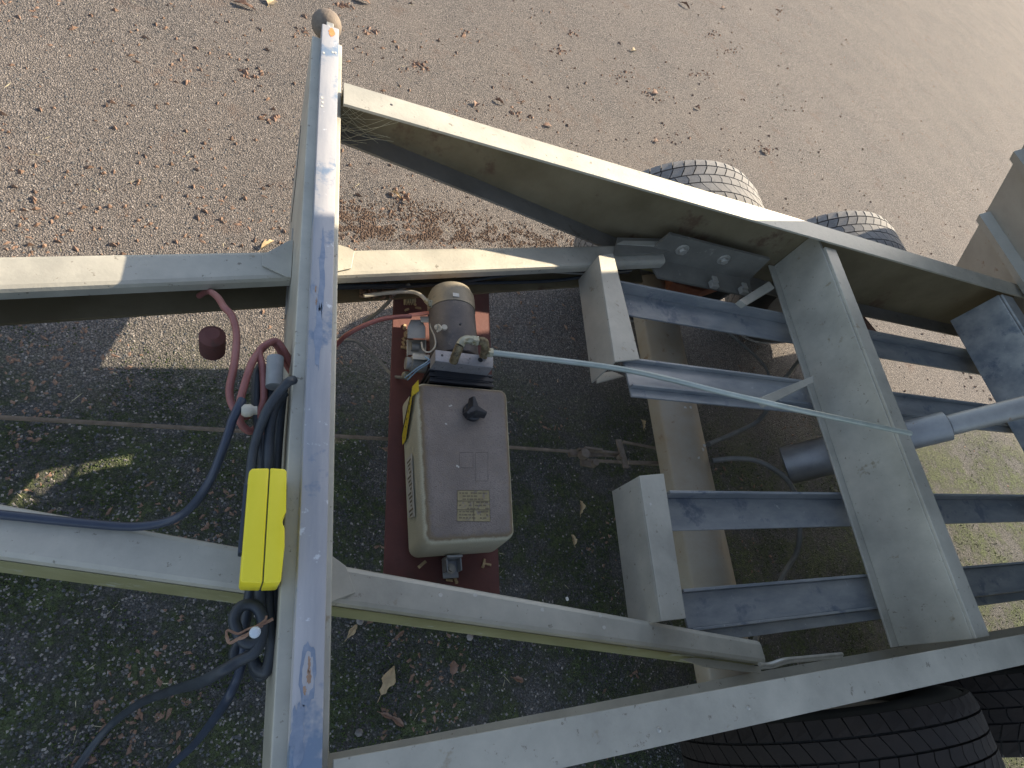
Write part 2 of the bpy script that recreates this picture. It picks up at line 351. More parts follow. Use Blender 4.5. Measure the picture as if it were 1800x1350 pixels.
# silvery torn strip and open seam on the outer face of the beam
m = MB()
a = [at(512, 448, 1.30), at(508, 458, 1.34), at(502, 512, 1.42), at(506, 512, 1.40)]
X0 = (xl-.003)*S
m.prism([Vector((X0, q.y, q.z)) for q in [W(0, 1.17, 1.30), W(0, 1.15, 1.33), W(0, .93, 1.40), W(0, .92, 1.36)]], (.002, 0, 0))
m.build('torn_strip', 'zinc', cb)
m = MB(); m.prism([Vector((X0+.001, q.y, q.z)) for q in [W(0, 1.53, 1.25), W(0, 1.50, 1.26), W(0, 1.36, 1.33), W(0, 1.30, 1.42), W(0, 1.37, 1.325)]], (.0012, 0, 0))
m.build('open_seam', 'black', cb)
# irregular flat stains on the rail (rust, bright zinc)
def patch(name, cx, cy, d, rx, ry, mat, parent, seed, n=26, rag=.45, z=.0006):
    m = MB(); p = []
    for i in range(n):
        a = 2*math.pi*i/n; q = 1+rag*noise.noise((math.cos(a)*2.3+seed, math.sin(a)*2.3, seed*.7))+.25*rag*noise.noise((math.cos(a)*9, math.sin(a)*9, seed))
        p.append(W(cx, cy, d)+Vector((rx*q*math.cos(a), ry*q*math.sin(a), z)))
    m.prism(p, (0, 0, -.0004)); return m.build(name, mat, parent)
def patch_px(name, px, py, d, rx, ry, *k, **kw):
    x, y, _ = plan(px, py, d); return patch(name, x, y, d, rx, ry, *k, **kw)
patch_px('rust_spot', 583, 57, .999, .006, .014, 'orange', cb, 3)
patch_px('blue_stain', 541, 1186, .999, .0088, .034, 'stain', cb, 30, rag=.35, z=.0004)
patch_px('pale_stain', 541, 1186, .999, .0060, .026, 'railtop', cb, 31, rag=.35, z=.0005)
patch_px('blue_stain', 566, 480, .999, .0045, .085, 'stain', cb, 33, rag=.6, z=.0004)
patch_px('blue_stain', 560, 585, .999, .0050, .060, 'stain', cb, 34, rag=.6, z=.0004)
patch_px('blue_stain', 523, 1290, .999, .0070, .030, 'stain', cb, 35, rag=.6, z=.0004)
patch_px('rust_spot', 543, 1168, .999, .0020, .008, 'rustpale', cb, 5, rag=.8)
patch_px('rust_spot', 543, 1190, .999, .0022, .007, 'rustpale', cb, 9, rag=.8)
patch_px('rust_spot', 535, 1214, .999, .0020, .004, 'rustpale', cb, 8, rag=.8)
patch_px('rust_spot', 556, 530, .999, .0010, .006, 'rustpale', cb, 12, rag=.9)
patch_px('rust_spot', 555, 508, .999, .0009, .006, 'rustpale', cb, 14, rag=.9)
for i, (px, py) in enumerate(((566, 172), (567, 180), (566, 187), (569, 93), (590, 93), (585, 92))): patch_px('white_drop', px, py, .999, .0022, .0030, 'paleprint', cb, 20+i, n=10)
for i, (px, py) in enumerate(((597, 68),)): patch_px('drain_hole', px, py, 1.0294, .002, .003, 'black', cb, 40+i, n=10)
# round ball on the far tip
m = MB(); bc = W(.112, 1.70, 1.03)
R_ = .031*1.0
m.lathe(bc-Vector((0, 0, R_)), (0, 0, 1), [(R_*(1-math.cos(math.pi*i/14)), max(.0003, R_*math.sin(math.pi*i/14))) for i in range(15)], 28)
bb = m.build('end_ball', 'ball', cb, smooth=True, label='round rusty brown ball fixed to the far tip')
m = MB(); m.box(.108, .128, 1.650, 1.672, 1.001, 1.03); m.build('ball_stem', 'zinc', cb, bevel=.002)

# A-frame drawbar members: lipped C sections
def drawbar(fo, fi, side, x_from, x_to, name_label, cut_label=None):
    """fo/fi: outer and inner edge lines as functions of x; side=+1 far, -1 near"""
    d0, d1 = 1.25, 1.40; t = .009
    for (a, b_) in ((x_from, xl-.001), (xr+.001, x_to)):
        m = MB()
        def sec(x):
            o, i = fo(x), fi(x); s_ = 1 if o > i else -1
            r_ = .012
            return [(o-s_*r_, d0), (i+s_*r_, d0), (i+s_*r_*.3, d0+r_*.3), (i, d0+r_), (i, d0+.035), (i+s_*t, d0+.035), (i+s_*t, d0+r_), (i+s_*r_, d0+t), (o-s_*r_, d0+t), (o-s_*t, d0+r_),
                    (o-s_*t, d1-r_), (o-s_*r_, d1-t), (i+s_*r_, d1-t), (i+s_*r_, d1), (o-s_*r_, d1), (o-s_*.3*r_, d1-.3*r_), (o, d1-r_), (o, d0+r_), (o-s_*.3*r_, d0+.3*r_)]
        A = [W(a, y, d) for y, d in sec(a)]; Bp = [W(b_, y, d) for y, d in sec(b_)]
        m.loft(A, Bp)
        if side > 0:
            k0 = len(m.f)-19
            for j in range(5, 14): m.mi[k0+j] = 1  # inner faces take khaki with the shade painted in
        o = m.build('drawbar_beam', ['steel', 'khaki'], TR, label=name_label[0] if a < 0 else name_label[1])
        yield o
farO = lambda x: 1.078+.262*(x-.18); farI = lambda x: .988+.262*(x-.18)
nearO = lambda x: .170-.205*(x-.18); nearI = lambda x: .250-.225*(x-.18)
fl, fr = drawbar(farO, farI, 1, -1.25, 1.385, ('far drawbar beam left of the cross beam, in bluish shade', 'far drawbar beam right of the cross beam, sunlit at its left half'))
nl, nr = drawbar(nearO, nearI, -1, -1.25, 1.30, ('near drawbar beam left of the cross beam', 'near drawbar beam right of the cross beam, algae on its outer side'))
# algae film on outer side of near beam
m = MB()
for a, b_, p_ in ((xr+.002, 1.28, nr), (-1.2, xl-.002, nl)):
    m = MB(); m.prism([W(a, nearO(a)-.001, 1.268), W(b_, nearO(b_)-.001, 1.268), W(b_, nearO(b_)-.001, 1.392), W(a, nearO(a)-.001, 1.392)], (0, -.0008, 0)); m.build('algae_film', 'steel_algae', p_)
# gussets
def gusset(pxs, d=1.2475, parent=TR):
    m = MB(); m.prism([at(*q, d) for q in pxs], (0, 0, -.0022)); return m.build('gusset', 'steel', parent)
def clampx(pl, right=True): return pl
def gus(pts): 
    m = MB(); m.prism([W(x, y, 1.2478) for x, y in pts], (0, 0, .0032)); return m.build('gusset', 'steel', TR, bevel=.0008)
def gp(px, py): q = plan(px, py, 1.2478); return (q[0], q[1])
gus([(xl-.001, gp(510, 489)[1]), gp(503, 488), gp(461, 468), gp(461, 450), gp(506, 425), (xl-.001, gp(510, 423)[1])])
gus([(xr+.001, gp(600, 487)[1]), gp(617, 473), gp(623, 443), gp(613, 437), (xr+.001, gp(599, 430)[1])])
gus([(xr+.001, nearO(.16)-.012), (.235, nearO(.23)+.026), (.215, nearI(.2)-.006), (xr+.001, nearI(.16)+.03)])
# paint drops on the near drawbar beam
for i, (px, py) in enumerate(((774, 1046), (835, 1046), (953, 1072), (1055, 1082), (1062, 1103), (997, 1053))):
    patch_px('white_drop', px, py, 1.25, .0034, .0034, 'paleprint', nr, 60+i, n=12)
# brackets joining drawbar and side beams
m = MB()
m.prism([at(1140, 430, 1.29), at(1158, 400, 1.19), at(1352, 447, 1.19), at(1356, 497, 1.29)][::-1], (0, .006*S, 0))
v0 = [W(1.35, 1.352, 1.16), W(1.86, 1.352, 1.16), W(1.88, 1.352, 1.30), W(1.32, 1.352, 1.30)]
m = MB(); m.prism(v0, (0, .012*S, 0))
m.prism([W(1.34, 1.352, 1.292), W(1.88, 1.352, 1.292), W(1.87, 1.27, 1.30), W(1.38, 1.27, 1.30)], (0, 0, -.010*S))
br = m.build('axle_bracket', 'bracket', TR, label='bolted angle bracket inside the far side beam')
for x in (1.45, 1.66):
    q = MB(); q.lathe(W(x, 1.352, 1.215), (0, -1, 0), [(0, .020), (.003, .020)], 20); q.lathe(W(x, 1.347, 1.215), (0, -1, 0), [(0.0, .012), (.009, .012)], 6)
    q.build('bolt', 'zinc', br, bevel=.001)
for x in (1.62, 1.78):
    q = MB(); q.box(x, x+.035, 1.255, 1.285, 1.270, 1.289); q.box(x+.006, x+.03, 1.27, 1.30, 1.262, 1.2695); q.build('clip_nut', 'zinc', br, bevel=.001)
# end plate over drawbar and its near counterpart
m = MB(); m.prism([at(1085, 428, 1.232), at(1096, 423, 1.232), at(1165, 424, 1.232), at(1170, 433, 1.232), at(1135, 431, 1.232)][::-1], (0, 0, -.004)); m.build('joint_plate', 'steel', TR)
m = MB(); m.prism([W(1.13, 1.27, 1.243), W(1.41, 1.345, 1.243), W(1.41, 1.415, 1.243), W(1.17, 1.36, 1.243)], (0, 0, .004)); m.build('joint_plate', 'bracket', TR, bevel=.001)
m = MB(); m.prism([at(px, py, 1.285) for px, py in ((1196, 1158), (1236, 1154), (1338, 1172), (1338, 1184), (1238, 1172))], (0, 0, -.006)); m.build('joint_plate', 'steel', TR, bevel=.001)
# thin pipes lying along the near beam
m = MB(); m.tube([at(1335, 1168, 1.2), at(1352, 1168, 1.2), at(1378, 1160, 1.18), at(1410, 1157, 1.18), at(1480, 1150, 1.18)], .004, 8); m.tube([at(1338, 1174, 1.2), at(1358, 1172, 1.2), at(1384, 1164, 1.18), at(1412, 1161, 1.18), at(1480, 1155, 1.18)], .003, 8); m.build('brake_line', 'zinc', TR, smooth=True)

# support angles lying on four rails
def angle_(crease_far, top_far, top_near, crease_near, label, extra=0):
    m = MB(); d = 1.2
    a, b_, c_, e = [at(*q, d) for q in (crease_far, top_far, top_near, crease_near)]
    m.prism([a, b_, c_, e], (0, 0, -.005))
    dn = Vector((0, 0, -.138*S))
    ax = (e-a).normalized()*extra
    th = Vector((.005, 0, 0)); z = Vector((0, 0, -.0052))
    m.loft([a+z, a+z+th, e+z+th, e+z], [a+dn, a+dn+th, e+dn+th, e+dn])
    return m.build('support_angle', 'steel', TR, label=label, bevel=.0014)
angle_((1052, 449), (1078, 444), (1125, 632), (1081, 636), 'upper angle plate across two rails, left face tan, right face bluish')
m = MB(); q = [at(1046, 658, 1.335), at(1076, 652, 1.335), at(1098, 661, 1.335), at(1050, 673, 1.335)]; m.prism(q[::-1], (0, 0, -.006)); m.build('rail_end_plate', 'steel', TR, bevel=.001)
angle_((1124, 836), (1167, 832), (1206, 1087), (1163, 1092), 'lower angle plate across two rails, evenly bluish grey')
patch_px('white_drop', 1143, 886, 1.2, .003, .003, 'paleprint', TR, 71, n=12)
def lrail(y, kind):
    m = MB(); x0_, x1_ = 1.10 if kind else 1.14, 3.6
    d0 = 1.268; w_ = .105; t = .008
    if kind == 0:   # upright leg on the far side, flat leg towards the viewer
        m.box(x0_, x1_, y-t, y, d0, d0+.062); m.box(x0_, x1_, y-w_, y-t-.0003, d0+.062-t, d0+.062)
    else:           # shallow channel open upwards
        m.box(x0_, x1_, y-t, y, d0, d0+.026); m.box(x0_, x1_, y-w_+t, y-t-.0003, d0+.026-t, d0+.026); m.box(x0_, x1_, y-w_, y-w_+t-.0003, d0, d0+.026)
        m.box(x0_, x1_, y-w_-.03, y-w_-.0004, d0+.018, d0+.026)
    return m.build('rail', 'steel_blue', TR, bevel=.0012)
lrail(1.185, 0); lrail(.865, 1); lrail(.418, 0); lrail(.145, 1)
# axle tubes: faceted beams under the rails
def axle(xa, xb):
    m = MB(); w_ = .082; A = []; Bp = []
    for (dx, dd) in ((-.095, .035), (-.03, 0), (.03, 0), (.095, .035), (.095, .10), (.03, .135), (-.03, .135), (-.095, .10)):
        A.append(W(xa+dx, 1.45, 1.47+dd)); Bp.append(W(xb+dx, -.17, 1.47+dd))
    m.loft(A, Bp); return m.build('axle_tube', 'steel_tan', TR, bevel=.006, smooth=True, label='tan faceted axle tube below the rails')
ax1 = axle(1.56, 1.41)
for i, (px, py) in enumerate(((1214, 716), (1204, 716), (1228, 805), (1238, 783), (1236, 790))): patch_px('white_drop', px, py, 1.47, .004, .004, 'paleprint', ax1, 80+i, n=10, rag=.8)
axle(2.58, 2.45)
# suspension mountings (rusty red) inboard of the far wheels
m = MB(); m.prism([at(px, py, 1.42) for px, py in ((1183, 478), (1183, 497), (1235, 512), (1305, 488), (1292, 452), (1240, 452))], (0, 0, -.05)); m.build('suspension_mounting', 'redrust', TR, bevel=.003, label='rusty red suspension mounting beside the far wheel')
m = MB(); m.prism([at(px, py, 1.37) for px, py in ((1098, 462), (1130, 470), (1190, 481), (1242, 489), (1285, 474), (1180, 440))], (0, 0, -.012)); m.build('suspension_plate', 'steel_algae', TR, bevel=.002)
m = MB(); m.prism([W(2.52, 1.27, 1.40), W(2.86, 1.30, 1.40), W(2.80, 1.415, 1.40), W(2.46, 1.40, 1.40)], (0, 0, -.09*S)); m.build('suspension_mounting', 'oxide', TR, bevel=.004)
# middle cross members right of the rails
def skew_member(xf, xn, name, label, ya=1.337, yb=-.07):
    m = MB()
    for (a, b_, c_, e) in ((0, .012, 1.03, 1.244), (-.030, .012, 1.2445, 1.252), (0, .065, 1.02, 1.0299)):
        yy = ya; ya = 1.337 if c_ == 1.02 else 1.418
        m.prism([W(xf+a, ya, e), W(xf+b_, ya, e), W(xn+b_, yb, e), W(xn+a, yb, e)], (0, 0, (e-c_)*S))
    return m.build(name, 'steel', TR, bevel=.0012, label=label)
skew_member(2.005, 1.845, 'middle_cross_member', 'wide cross member with a pale lower lip at the right')
m = MB(); m.box(3.25, 3.265, -.07, 1.337, 1.02, 1.25); m.box(3.2655, 3.36, -.07, 1.337, 1.01, 1.02); m.build('rear_cross_member', 'steel_blue', TR, bevel=.0015)
m = MB(); m.prism([at(1300, 527, 1.22), at(1312, 536, 1.22), at(1362, 506, 1.22), at(1352, 494, 1.22)][::-1], (0, 0, -.02)); m.build('brace', 'steel', TR, bevel=.001)
m = MB(); m.prism([at(1338, 698, 1.16), at(1350, 712, 1.16), at(1430, 672, 1.16), at(1430, 660, 1.16)][::-1], (0, 0, -.02)); m.build('brace', 'steel', TR, bevel=.001)
# hydraulic tipping ram at the right
ram = MB(); p0 = W(1.96, .60, 1.50); p1 = W(2.62, .60, .62); axv = (p1-p0); Lr = axv.length
ram.lathe(p0, axv, [(0, .050), (.004, .056), (.17, .056), (.176, .050), (.178, .040), (.42, .040), (.425, .028), (Lr, .028)], 28)
rm = ram.build('hydraulic_ram', 'rim', TR, smooth=True, label='grey hydraulic ram between the rails at the right')
# red plate carrying the power pack
m = MB(); pl = [(.385-.004, 1.13), (.713-.004, 1.19), (.636, .15), (.330, .15)]
pl = [(.330-.0, .175), (.632, .175), (.716, 1.20), (.390, 1.20)]
m.prism([W(x, y, 1.42) for x, y in pl], (0, 0, -.006)); plate = m.build('mounting_plate', 'oxide', TR, bevel=.0012, label='dark red painted plate carrying the power pack')
# brake rod and linkage
m = MB(); m.tube([W(-1.3, .652, 1.5), W(.1, .638, 1.5), W(.4, .636, 1.5), W(.97, .622, 1.5)], .0042, 8, smooth=0); rod = m.build('brake_rod', 'brownrust', TR, smooth=True, label='thin rusty brake rod along the middle of the trailer')
m = MB()
def bar(a, b_, w_, h_, d=1.5, mm=None):
    mm = mm or m; A = at(*a, d); B_ = at(*b_, d); dr = (B_-A).normalized(); s_ = Vector((-dr.y, dr.x, 0))*w_
    mm.prism([A-s_, B_-s_, B_+s_, A+s_], (0, 0, -h_))
bar((1002, 795), (1022, 795), .008, .012); bar((1018, 788), (1090, 796), .003, .012, 1.47); bar((1026, 797), (1098, 798), .007, .006, 1.485)
bar((1030, 786), (1060, 790), .003, .01, 1.46); bar((1088, 772), (1102, 822), .008, .006, 1.462)
bar((1034, 808), (1200, 818), .0035, .008, 1.66); bar((1096, 776), (1200, 796), .0035, .006, 1.63); bar((1105, 812), (1200, 814), .005, .010, 1.65)
bar((1022, 812), (1046, 816), .008, .008, 1.495)
lk = m.build('brake_linkage', 'brownrust', TR, bevel=.001, label='rusty brake compensator with turnbuckle and bars')
m = MB(); 
for (px, py, dd_, r_) in ((1030, 796, 1.46, .012), (1048, 812, 1.48, .009), (1094, 800, 1.45, .006)):
    m = MB(); m.lathe(at(px, py, dd_), (0, 0, -1), [(0, r_), (.02, r_)], 12); m.build('linkage_pin', 'brownrust', lk, smooth=True)
m = MB()
for i in range(7):
    p_ = at(1160+i*4.5, 806-i*.6, 1.64); m.lathe(p_, (1, .1*(-1)**i, .5*(-1)**i), [(0, .004), (.003, .004)], 8)
m.tube([at(1158, 802, 1.64), at(1175, 800, 1.63), at(1190, 804, 1.64)], .0022, 6); m.build('linkage_spring', 'brownrust', lk)
for i, pts in enumerate(([(1245, 781, 1.55), (1290, 762, 1.6), (1330, 742, 1.6), (1352, 715, 1.5), (1372, 680, 1.45), (1400, 640, 1.45), (1470, 560, 1.4)],
                         [(1252, 810, 1.5), (1290, 806, 1.47), (1330, 810, 1.45), (1365, 828, 1.45), (1388, 850, 1.46), (1402, 885, 1.5), (1404, 960, 1.6), (1375, 1015, 1.7), (1330, 1120, 1.7), (1310, 1180, 1.7)],
                         [(1230, 562, 1.5), (1270, 578, 1.5), (1310, 610, 1.52), (1345, 645, 1.55), (1362, 690, 1.55)])):
    m = MB(); m.tube([at(*q) for q in pts], (.0075, .0075, .0045)[i], 10); m.build('brake_cable', 'greycable', TR, smooth=True)
# raised tipping bed, out of the photograph to the right: its shadow lies over the near half of the chassis
hx, hd, Lb, Tb = 3.42, .985, 3.9, math.radians(45)
ux, uz = -math.cos(Tb), math.sin(Tb)
def BP(s_, y, n_): return W(hx+ux*s_+uz*n_, y, hd-uz*s_+ux*n_*-1*-1)
ybf, ybn = 1.85, -.56
m = MB()
def bedp(s0, s1, y0, y1, n0, n1):
    ps = []
    for (s_, n_) in ((s0, n0), (s1, n0), (s1, n1), (s0, n1)):
        ps.append(W(hx+ux*s_+math.sin(Tb)*n_, y0, hd-uz*s_-math.cos(Tb)*n_))
    m.prism(ps, (0, (y1-y0)*S, 0))
bedp(-.5, Lb, ybn, ybf, .05, .08)
for yy in (.22, 1.02): bedp(-.3, Lb-.05, yy, yy+.07, -.05, .0495)
for ss in [i*.45 for i in range(0, 8)]: bedp(ss, ss+.05, ybn+.02, .2195, .0, .0495); bedp(ss, ss+.05, 1.0905, ybf-.02, .0, .0495); bedp(ss, ss+.05, .2905, 1.0195, .0, .0495)
for yy in (ybn, ybf-.03): bedp(-.5, Lb, yy, yy+.03, .0805, .45)
m.build('tipping_bed', 'bed', TR, label='raised tipping bed seen from below')

# wheels
WX, WZ, WR, WW = 1.64, 1.448, .415, .235
def make_wheel():
    R0 = WR*S; w_ = WW*S; h = w_/2
    root = bpy.data.objects.new('wheel', None); C.objects.link(root); root.parent = TR
    m = MB(); pr_ = []
    sh = [(-h*.80, R0*.60), (-h*.98, R0*.66), (-h*1.04, R0*.80), (-h*.98, R0*.91), (-h*.86, R0*.962), (-h*.70, R0*.972)]
    pr_ = sh+[(-x_, r_) for x_, r_ in sh[::-1]]
    pr_ = [(-h*.7, R0*.58)]+pr_+[(h*.7, R0*.58)]
    m.lathe((0, 0, 0), (0, 1, 0), [(a, b_) for a, b_ in pr_], 64); ty = m.build('tyre', 'tyre', root, smooth=True)
    m = MB(); NB = 58; ribs = [(-.93, -.60), (-.55, -.20), (-.155, .155), (.20, .55), (.60, .93)]
    for ri, (a, b_) in enumerate(ribs):
        sl = (.25, .55, 0, -.55, -.25)[ri]
        gap = .10 if ri in (0, 4) else .085
        for k_ in range(NB):
            def P_(u, v, top):   # u across (0..1), v around
                yy = lerp(a, b_, u)*h; ang = 2*math.pi*(k_+v+sl*u+(.5 if ri % 2 else 0))/NB
                drop = .0 if abs(yy) < h*.6 else ((abs(yy)/h-.6)/.4)**2*R0*.030
                rr = (R0 if top else R0*.965)-drop
                if not top: rr = min(rr, R0*.958)
                return Vector((rr*math.cos(ang), yy, rr*math.sin(ang)))
            v1 = 1-gap
            if ri == 2:
                q0 = [(0, .1), (.5, -.02), (1, .1), (1, v1+.1), (.5, v1-.02), (0, v1+.1)]
            else: q0 = [(0, 0), (1, 0), (1, v1), (.5, v1+.03*(1 if sl > 0 else -1)), (0, v1)]
            m.loft([P_(u_, v_, False) for u_, v_ in q0], [P_(u_, v_, True) for u_, v_ in q0])
    tr = m.build('tread', 'tread', root); tr['kind'] = 'stuff'
    m = MB(); m.lathe((0, 0, 0), (0, 1, 0), [(-h*.72, R0*.60), (-h*.75, R0*.57), (-h*.5, R0*.54), (-h*.1, R0*.50), (-h*.05, R0*.2), (-h*.35, R0*.16), (-h*.35, .02)], 40)
    m.lathe((0, 0, 0), (0, 1, 0), [(h*.0, R0*.50), (h*.5, R0*.54), (h*.75, R0*.57), (h*.72, R0*.6)], 40); rim = m.build('rim', 'rim', root, smooth=True)
    for k_ in range(5):
        a = 2*math.pi*k_/5; m = MB(); m.lathe((R0*.27*math.cos(a), -h*.06, R0*.27*math.sin(a)), (0, -1, 0), [(0, .009), (.014, .009)], 6)
        m.build('wheel_nut', 'zinc', root)
    return root
w0 = make_wheel(); w0.location = W(WX, 1.70-WW/2, WZ)
w0['label'] = 'front wheel on the far side, dusty tread showing above the side beam'
for (x, y, flip, lb) in ((WX+.93, 1.70-WW/2, 0, 'rear wheel on the far side'), (WX, -.42+WW/2, 1, 'front wheel on the near side'), (WX+.93, -.42+WW/2, 1, 'rear wheel on the near side')):
    c = w0.copy(); C.objects.link(c); c.parent = TR; c.location = W(x, y, WZ); c['label'] = lb
    if flip: c.rotation_euler = (0, 0, math.pi)
    else: c.rotation_euler = (0, .05, 0)
    for ch in list(w0.children):
        cc = ch.copy(); C.objects.link(cc); cc.parent = c
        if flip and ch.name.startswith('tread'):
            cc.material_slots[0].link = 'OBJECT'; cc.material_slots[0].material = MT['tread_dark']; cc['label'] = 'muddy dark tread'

# ---------------------------------------------------------------- hydraulic power pack
PPo = W(.52, .6, 1.42)
PP = thing('hydraulic_power_pack', PPo, 'hydraulic power pack with dusty tank and dark motor on a red plate', 'hydraulic pump')
def hexa(top, bot, name, mat, parent, bevel, seg=4, label=None):
    m = MB(); m.loft([W(*q) for q in bot], [W(*q) for q in top]); return m.build(name, mat, parent, bevel=bevel, seg=seg, smooth=True, label=label)
tt, tb = 1.255, 1.405
tank = hexa([(.392, .283, tt), (.620, .290, tt), (.652, .700, tt), (.392, .700, tt)], [(.388, .277, tb), (.626, .284, tb), (.658, .706, tb), (.386, .706, tb)], 'tank', 'tankdust', PP, .018, 6,
            'dusty purple grey plastic oil tank with cream sides')
me = tank.data                                        # dust lies on the top face, the sides stay cream
for p_ in me.polygons:
    p_.material_index = 0
# thin brown dirt line along the lower and left edge of the top
m = MB(); k_ = 60; pth = []
for i in range(k_+1):
    t = i/k_
    if t < .5: x, y = lerp(.615, .415, t*2), lerp(.2905, .286, t*2)
    else: x, y = .3975, lerp(.305, .60, (t-.5)*2)
    pth.append((x, y))
for i in range(len(pth)-1):
    if i == 29 or i == 30: continue
    (xa, ya), (xb, yb) = pth[i], pth[i+1]; r_ = .003+.003*noise.noise((i*.5, 2, 0))
    hor = i < 30
    o1 = (0, r_) if hor else (r_, 0)
    dd_ = tt+.006
# filler cap: black wing knob
kc = at(832, 722, tt-.012)
m = MB(); m.lathe(kc-Vector((0, 0, .012)), (0, 0, 1), [(0, .0195), (.010, .0190), (.013, .016)], 20)
kn = m.build('filler_cap', 'black', PP, smooth=True, label='black three winged filler cap')
m = MB()
for k_ in range(3):
    a = math.radians(95+k_*120); dv = Vector((math.cos(a), math.sin(a), 0)); sv = Vector((-dv.y, dv.x, 0)); z0 = Vector((0, 0, .001)); up = Vector((0, 0, .016))
    m.loft([kc+z0-sv*.014, kc+z0+dv*.026-sv*.006, kc+z0+dv*.026+sv*.006, kc+z0+sv*.014], [kc+up-sv*.006, kc+up+dv*.024-sv*.0025, kc+up+dv*.024+sv*.0025, kc+up+sv*.006])
m.build('cap_wing', 'black', kn, bevel=.0012)
# data sticker
zt = tt-.0006
st = [at(804, 862, zt), at(860, 862, zt), at(862, 917, zt), at(803, 916, zt)]
m = MB(); m.prism(st[::-1], (0, 0, -.0004)); stk = m.build('data_label', 'sticker', tank, label='faded brown data label with rows of small print')
m = MB()
def sp(u, v): return lerp(lerp(st[0], st[1], u), lerp(st[3], st[2], u), v)+Vector((0, 0, .0004))
rnd = random.Random(3)
for rr in range(9):
    v = .07+rr*.10; u = .06
    while u < .9:
        w_ = rnd.uniform(.03, .12)
        if rnd.random() < .72: m.prism([sp(u, v), sp(u+w_, v), sp(u+w_, v+.042), sp(u, v+.042)][::-1], (0, 0, .0002))
        u += w_+.03
for (u0, v0_, u1, v1_) in ((.0, .34, 1, .36), (0, .62, 1, .64), (.49, .36, .51, 1), (0, 0, 1, .012), (0, .988, 1, 1), (0, 0, .012, 1), (.988, 0, 1, 1)): m.prism([sp(u0, v0_), sp(u1, v0_), sp(u1, v1_), sp(u0, v1_)][::-1], (0, 0, .0002))
m.build('small_print', 'print', tank)
# moulded rectangles faintly raised on the tank
for (a, b_, c_, e) in ((808, 795, 832, 822), (836, 795, 858, 845)):
    m = MB()
    for (p1_, p2_) in (((a, b_), (c_, b_)), ((c_, b_), (c_, e)), ((c_, e), (a, e)), ((a, e), (a, b_))): m.tube([at(*p1_, tt), at(*p2_, tt)], .0007, 4, smooth=0)
    m.build('moulded_outline', 'tank', tank)
for i, (px, py) in enumerate(((790, 714), (784, 745), (803, 819), (806, 821), (793, 713))): patch_px('bird_dropping', px, py, tt, .0022, .0018, 'paleprint', tank, 90+i, n=9, rag=1)
# warning sticker folded over the left upper corner and a worn label on the left side
xs_ = .3855
def side(y, d, o=0): return W(.3885-.0022+(d-tt)*(-.02)-o, y, d)
m = MB(); m.prism([side(.690, 1.278), side(.665, 1.272), side(.575, 1.345), side(.572, 1.385), side(.60, 1.385)], (-.0008, 0, 0))
m.prism([W(.3845, .690, 1.2785), W(.3955, .700, 1.2545), W(.3955, .668, 1.2545), W(.3845, .664, 1.2785)], (-.0006, 0, .0006))
ws = m.build('warning_sticker', 'warn', tank, label='yellow and black warning sticker on the tank corner')
m = MB()
for (a, b_) in (((.690, 1.276), (.600, 1.386)), ((.662, 1.272), (.573, 1.346))): m.tube([side(*a, .0014), side(*b_, .0014)], .0012, 4, smooth=0)
for i in range(5): t = i/5+.05; m.tube([side(lerp(.678, .60, t), lerp(1.285, 1.36, t), .0014), side(lerp(.672, .595, t), lerp(1.288, 1.363, t), .0014)], .0008, 4, smooth=0)
m.build('black_stripe', 'black', tank)
m = MB(); m.prism([side(.52, 1.31), side(.36, 1.31), side(.37, 1.36), side(.52, 1.36)], (-.0006, 0, 0)); wl = m.build('side_label', 'paleprint', tank)
m = MB()
for i in range(14): y = .51-i*.0105; m.prism([side(y, 1.318+.004*(i % 3), .0010), side(y-.005, 1.318+.004*(i % 3), .0010), side(y-.005, 1.350-.005*(i % 4), .0010), side(y, 1.350-.005*(i % 4), .0010)], (-.0002, 0, 0))
m.build('small_print', 'print', tank)
# holding bracket at the near end
m = MB(); bx = plan(792, 1000, 1.40)
m.box(bx[0]-.020, bx[0]+.020, bx[1]-.022, bx[1]+.020, 1.400, 1.406); m.box(bx[0]-.020, bx[0]+.020, bx[1]+.0203, bx[1]+.026, 1.36, 1.406)
m.box(bx[0]-.020, bx[0]-.0165, bx[1]-.010, bx[1]+.020, 1.37, 1.3997); m.box(bx[0]+.0165, bx[0]+.020, bx[1]-.010, bx[1]+.020, 1.37, 1.3997)
bk = m.build('tank_bracket', 'steel_blue', PP, bevel=.0008)
m = MB(); c_ = W(bx[0], bx[1], 1.3995); m.lathe(c_, (0, 0, 1), [(0, .0095), (.002, .0095)], 20); m.lathe(c_, (0, 0, 1), [(.002, .006), (.007, .006)], 6); m.build('bolt', 'zinc', bk)
# motor
mx0, my0, _ = plan(801, 560, 1.25)
ro = .060*S*1.12
yA, yB = plan(800, 503, 1.26)[1], plan(800, 627, 1.26)[1]
mo = W(mx0, yB, 1.285); Lm = (yA-yB)*S
m = MB(); m.lathe(mo, (.02, 1, 0), [(0, ro*.96), (.003, ro), (Lm*.66, ro)], 40)
mot = m.build('motor', 'motor', PP, smooth=True, label='dusty dark cylindrical electric motor')
m = MB(); m.lathe(mo+Vector((.02*Lm*.66, Lm*.66, 0)), (.02, 1, 0), [(.0005, ro*1.03), (Lm*.20, ro*1.03), (Lm*.29, ro*.90), (Lm*.325, ro*.66), (Lm*.34, ro*.3), (Lm*.34, .004)], 40); cap = m.build('motor_cap', 'motorcap', mot, smooth=True, label='khaki rounded end cap of the motor')
m = MB(); q = mo+Vector((-.012, Lm*.70, ro*.99)); m.prism([q, q+Vector((.014, 0, 0)), q+Vector((.014, .009, 0)), q+Vector((0, .009, 0))], (0, 0, .003)); m.build('band_clip', 'zinc', mot)
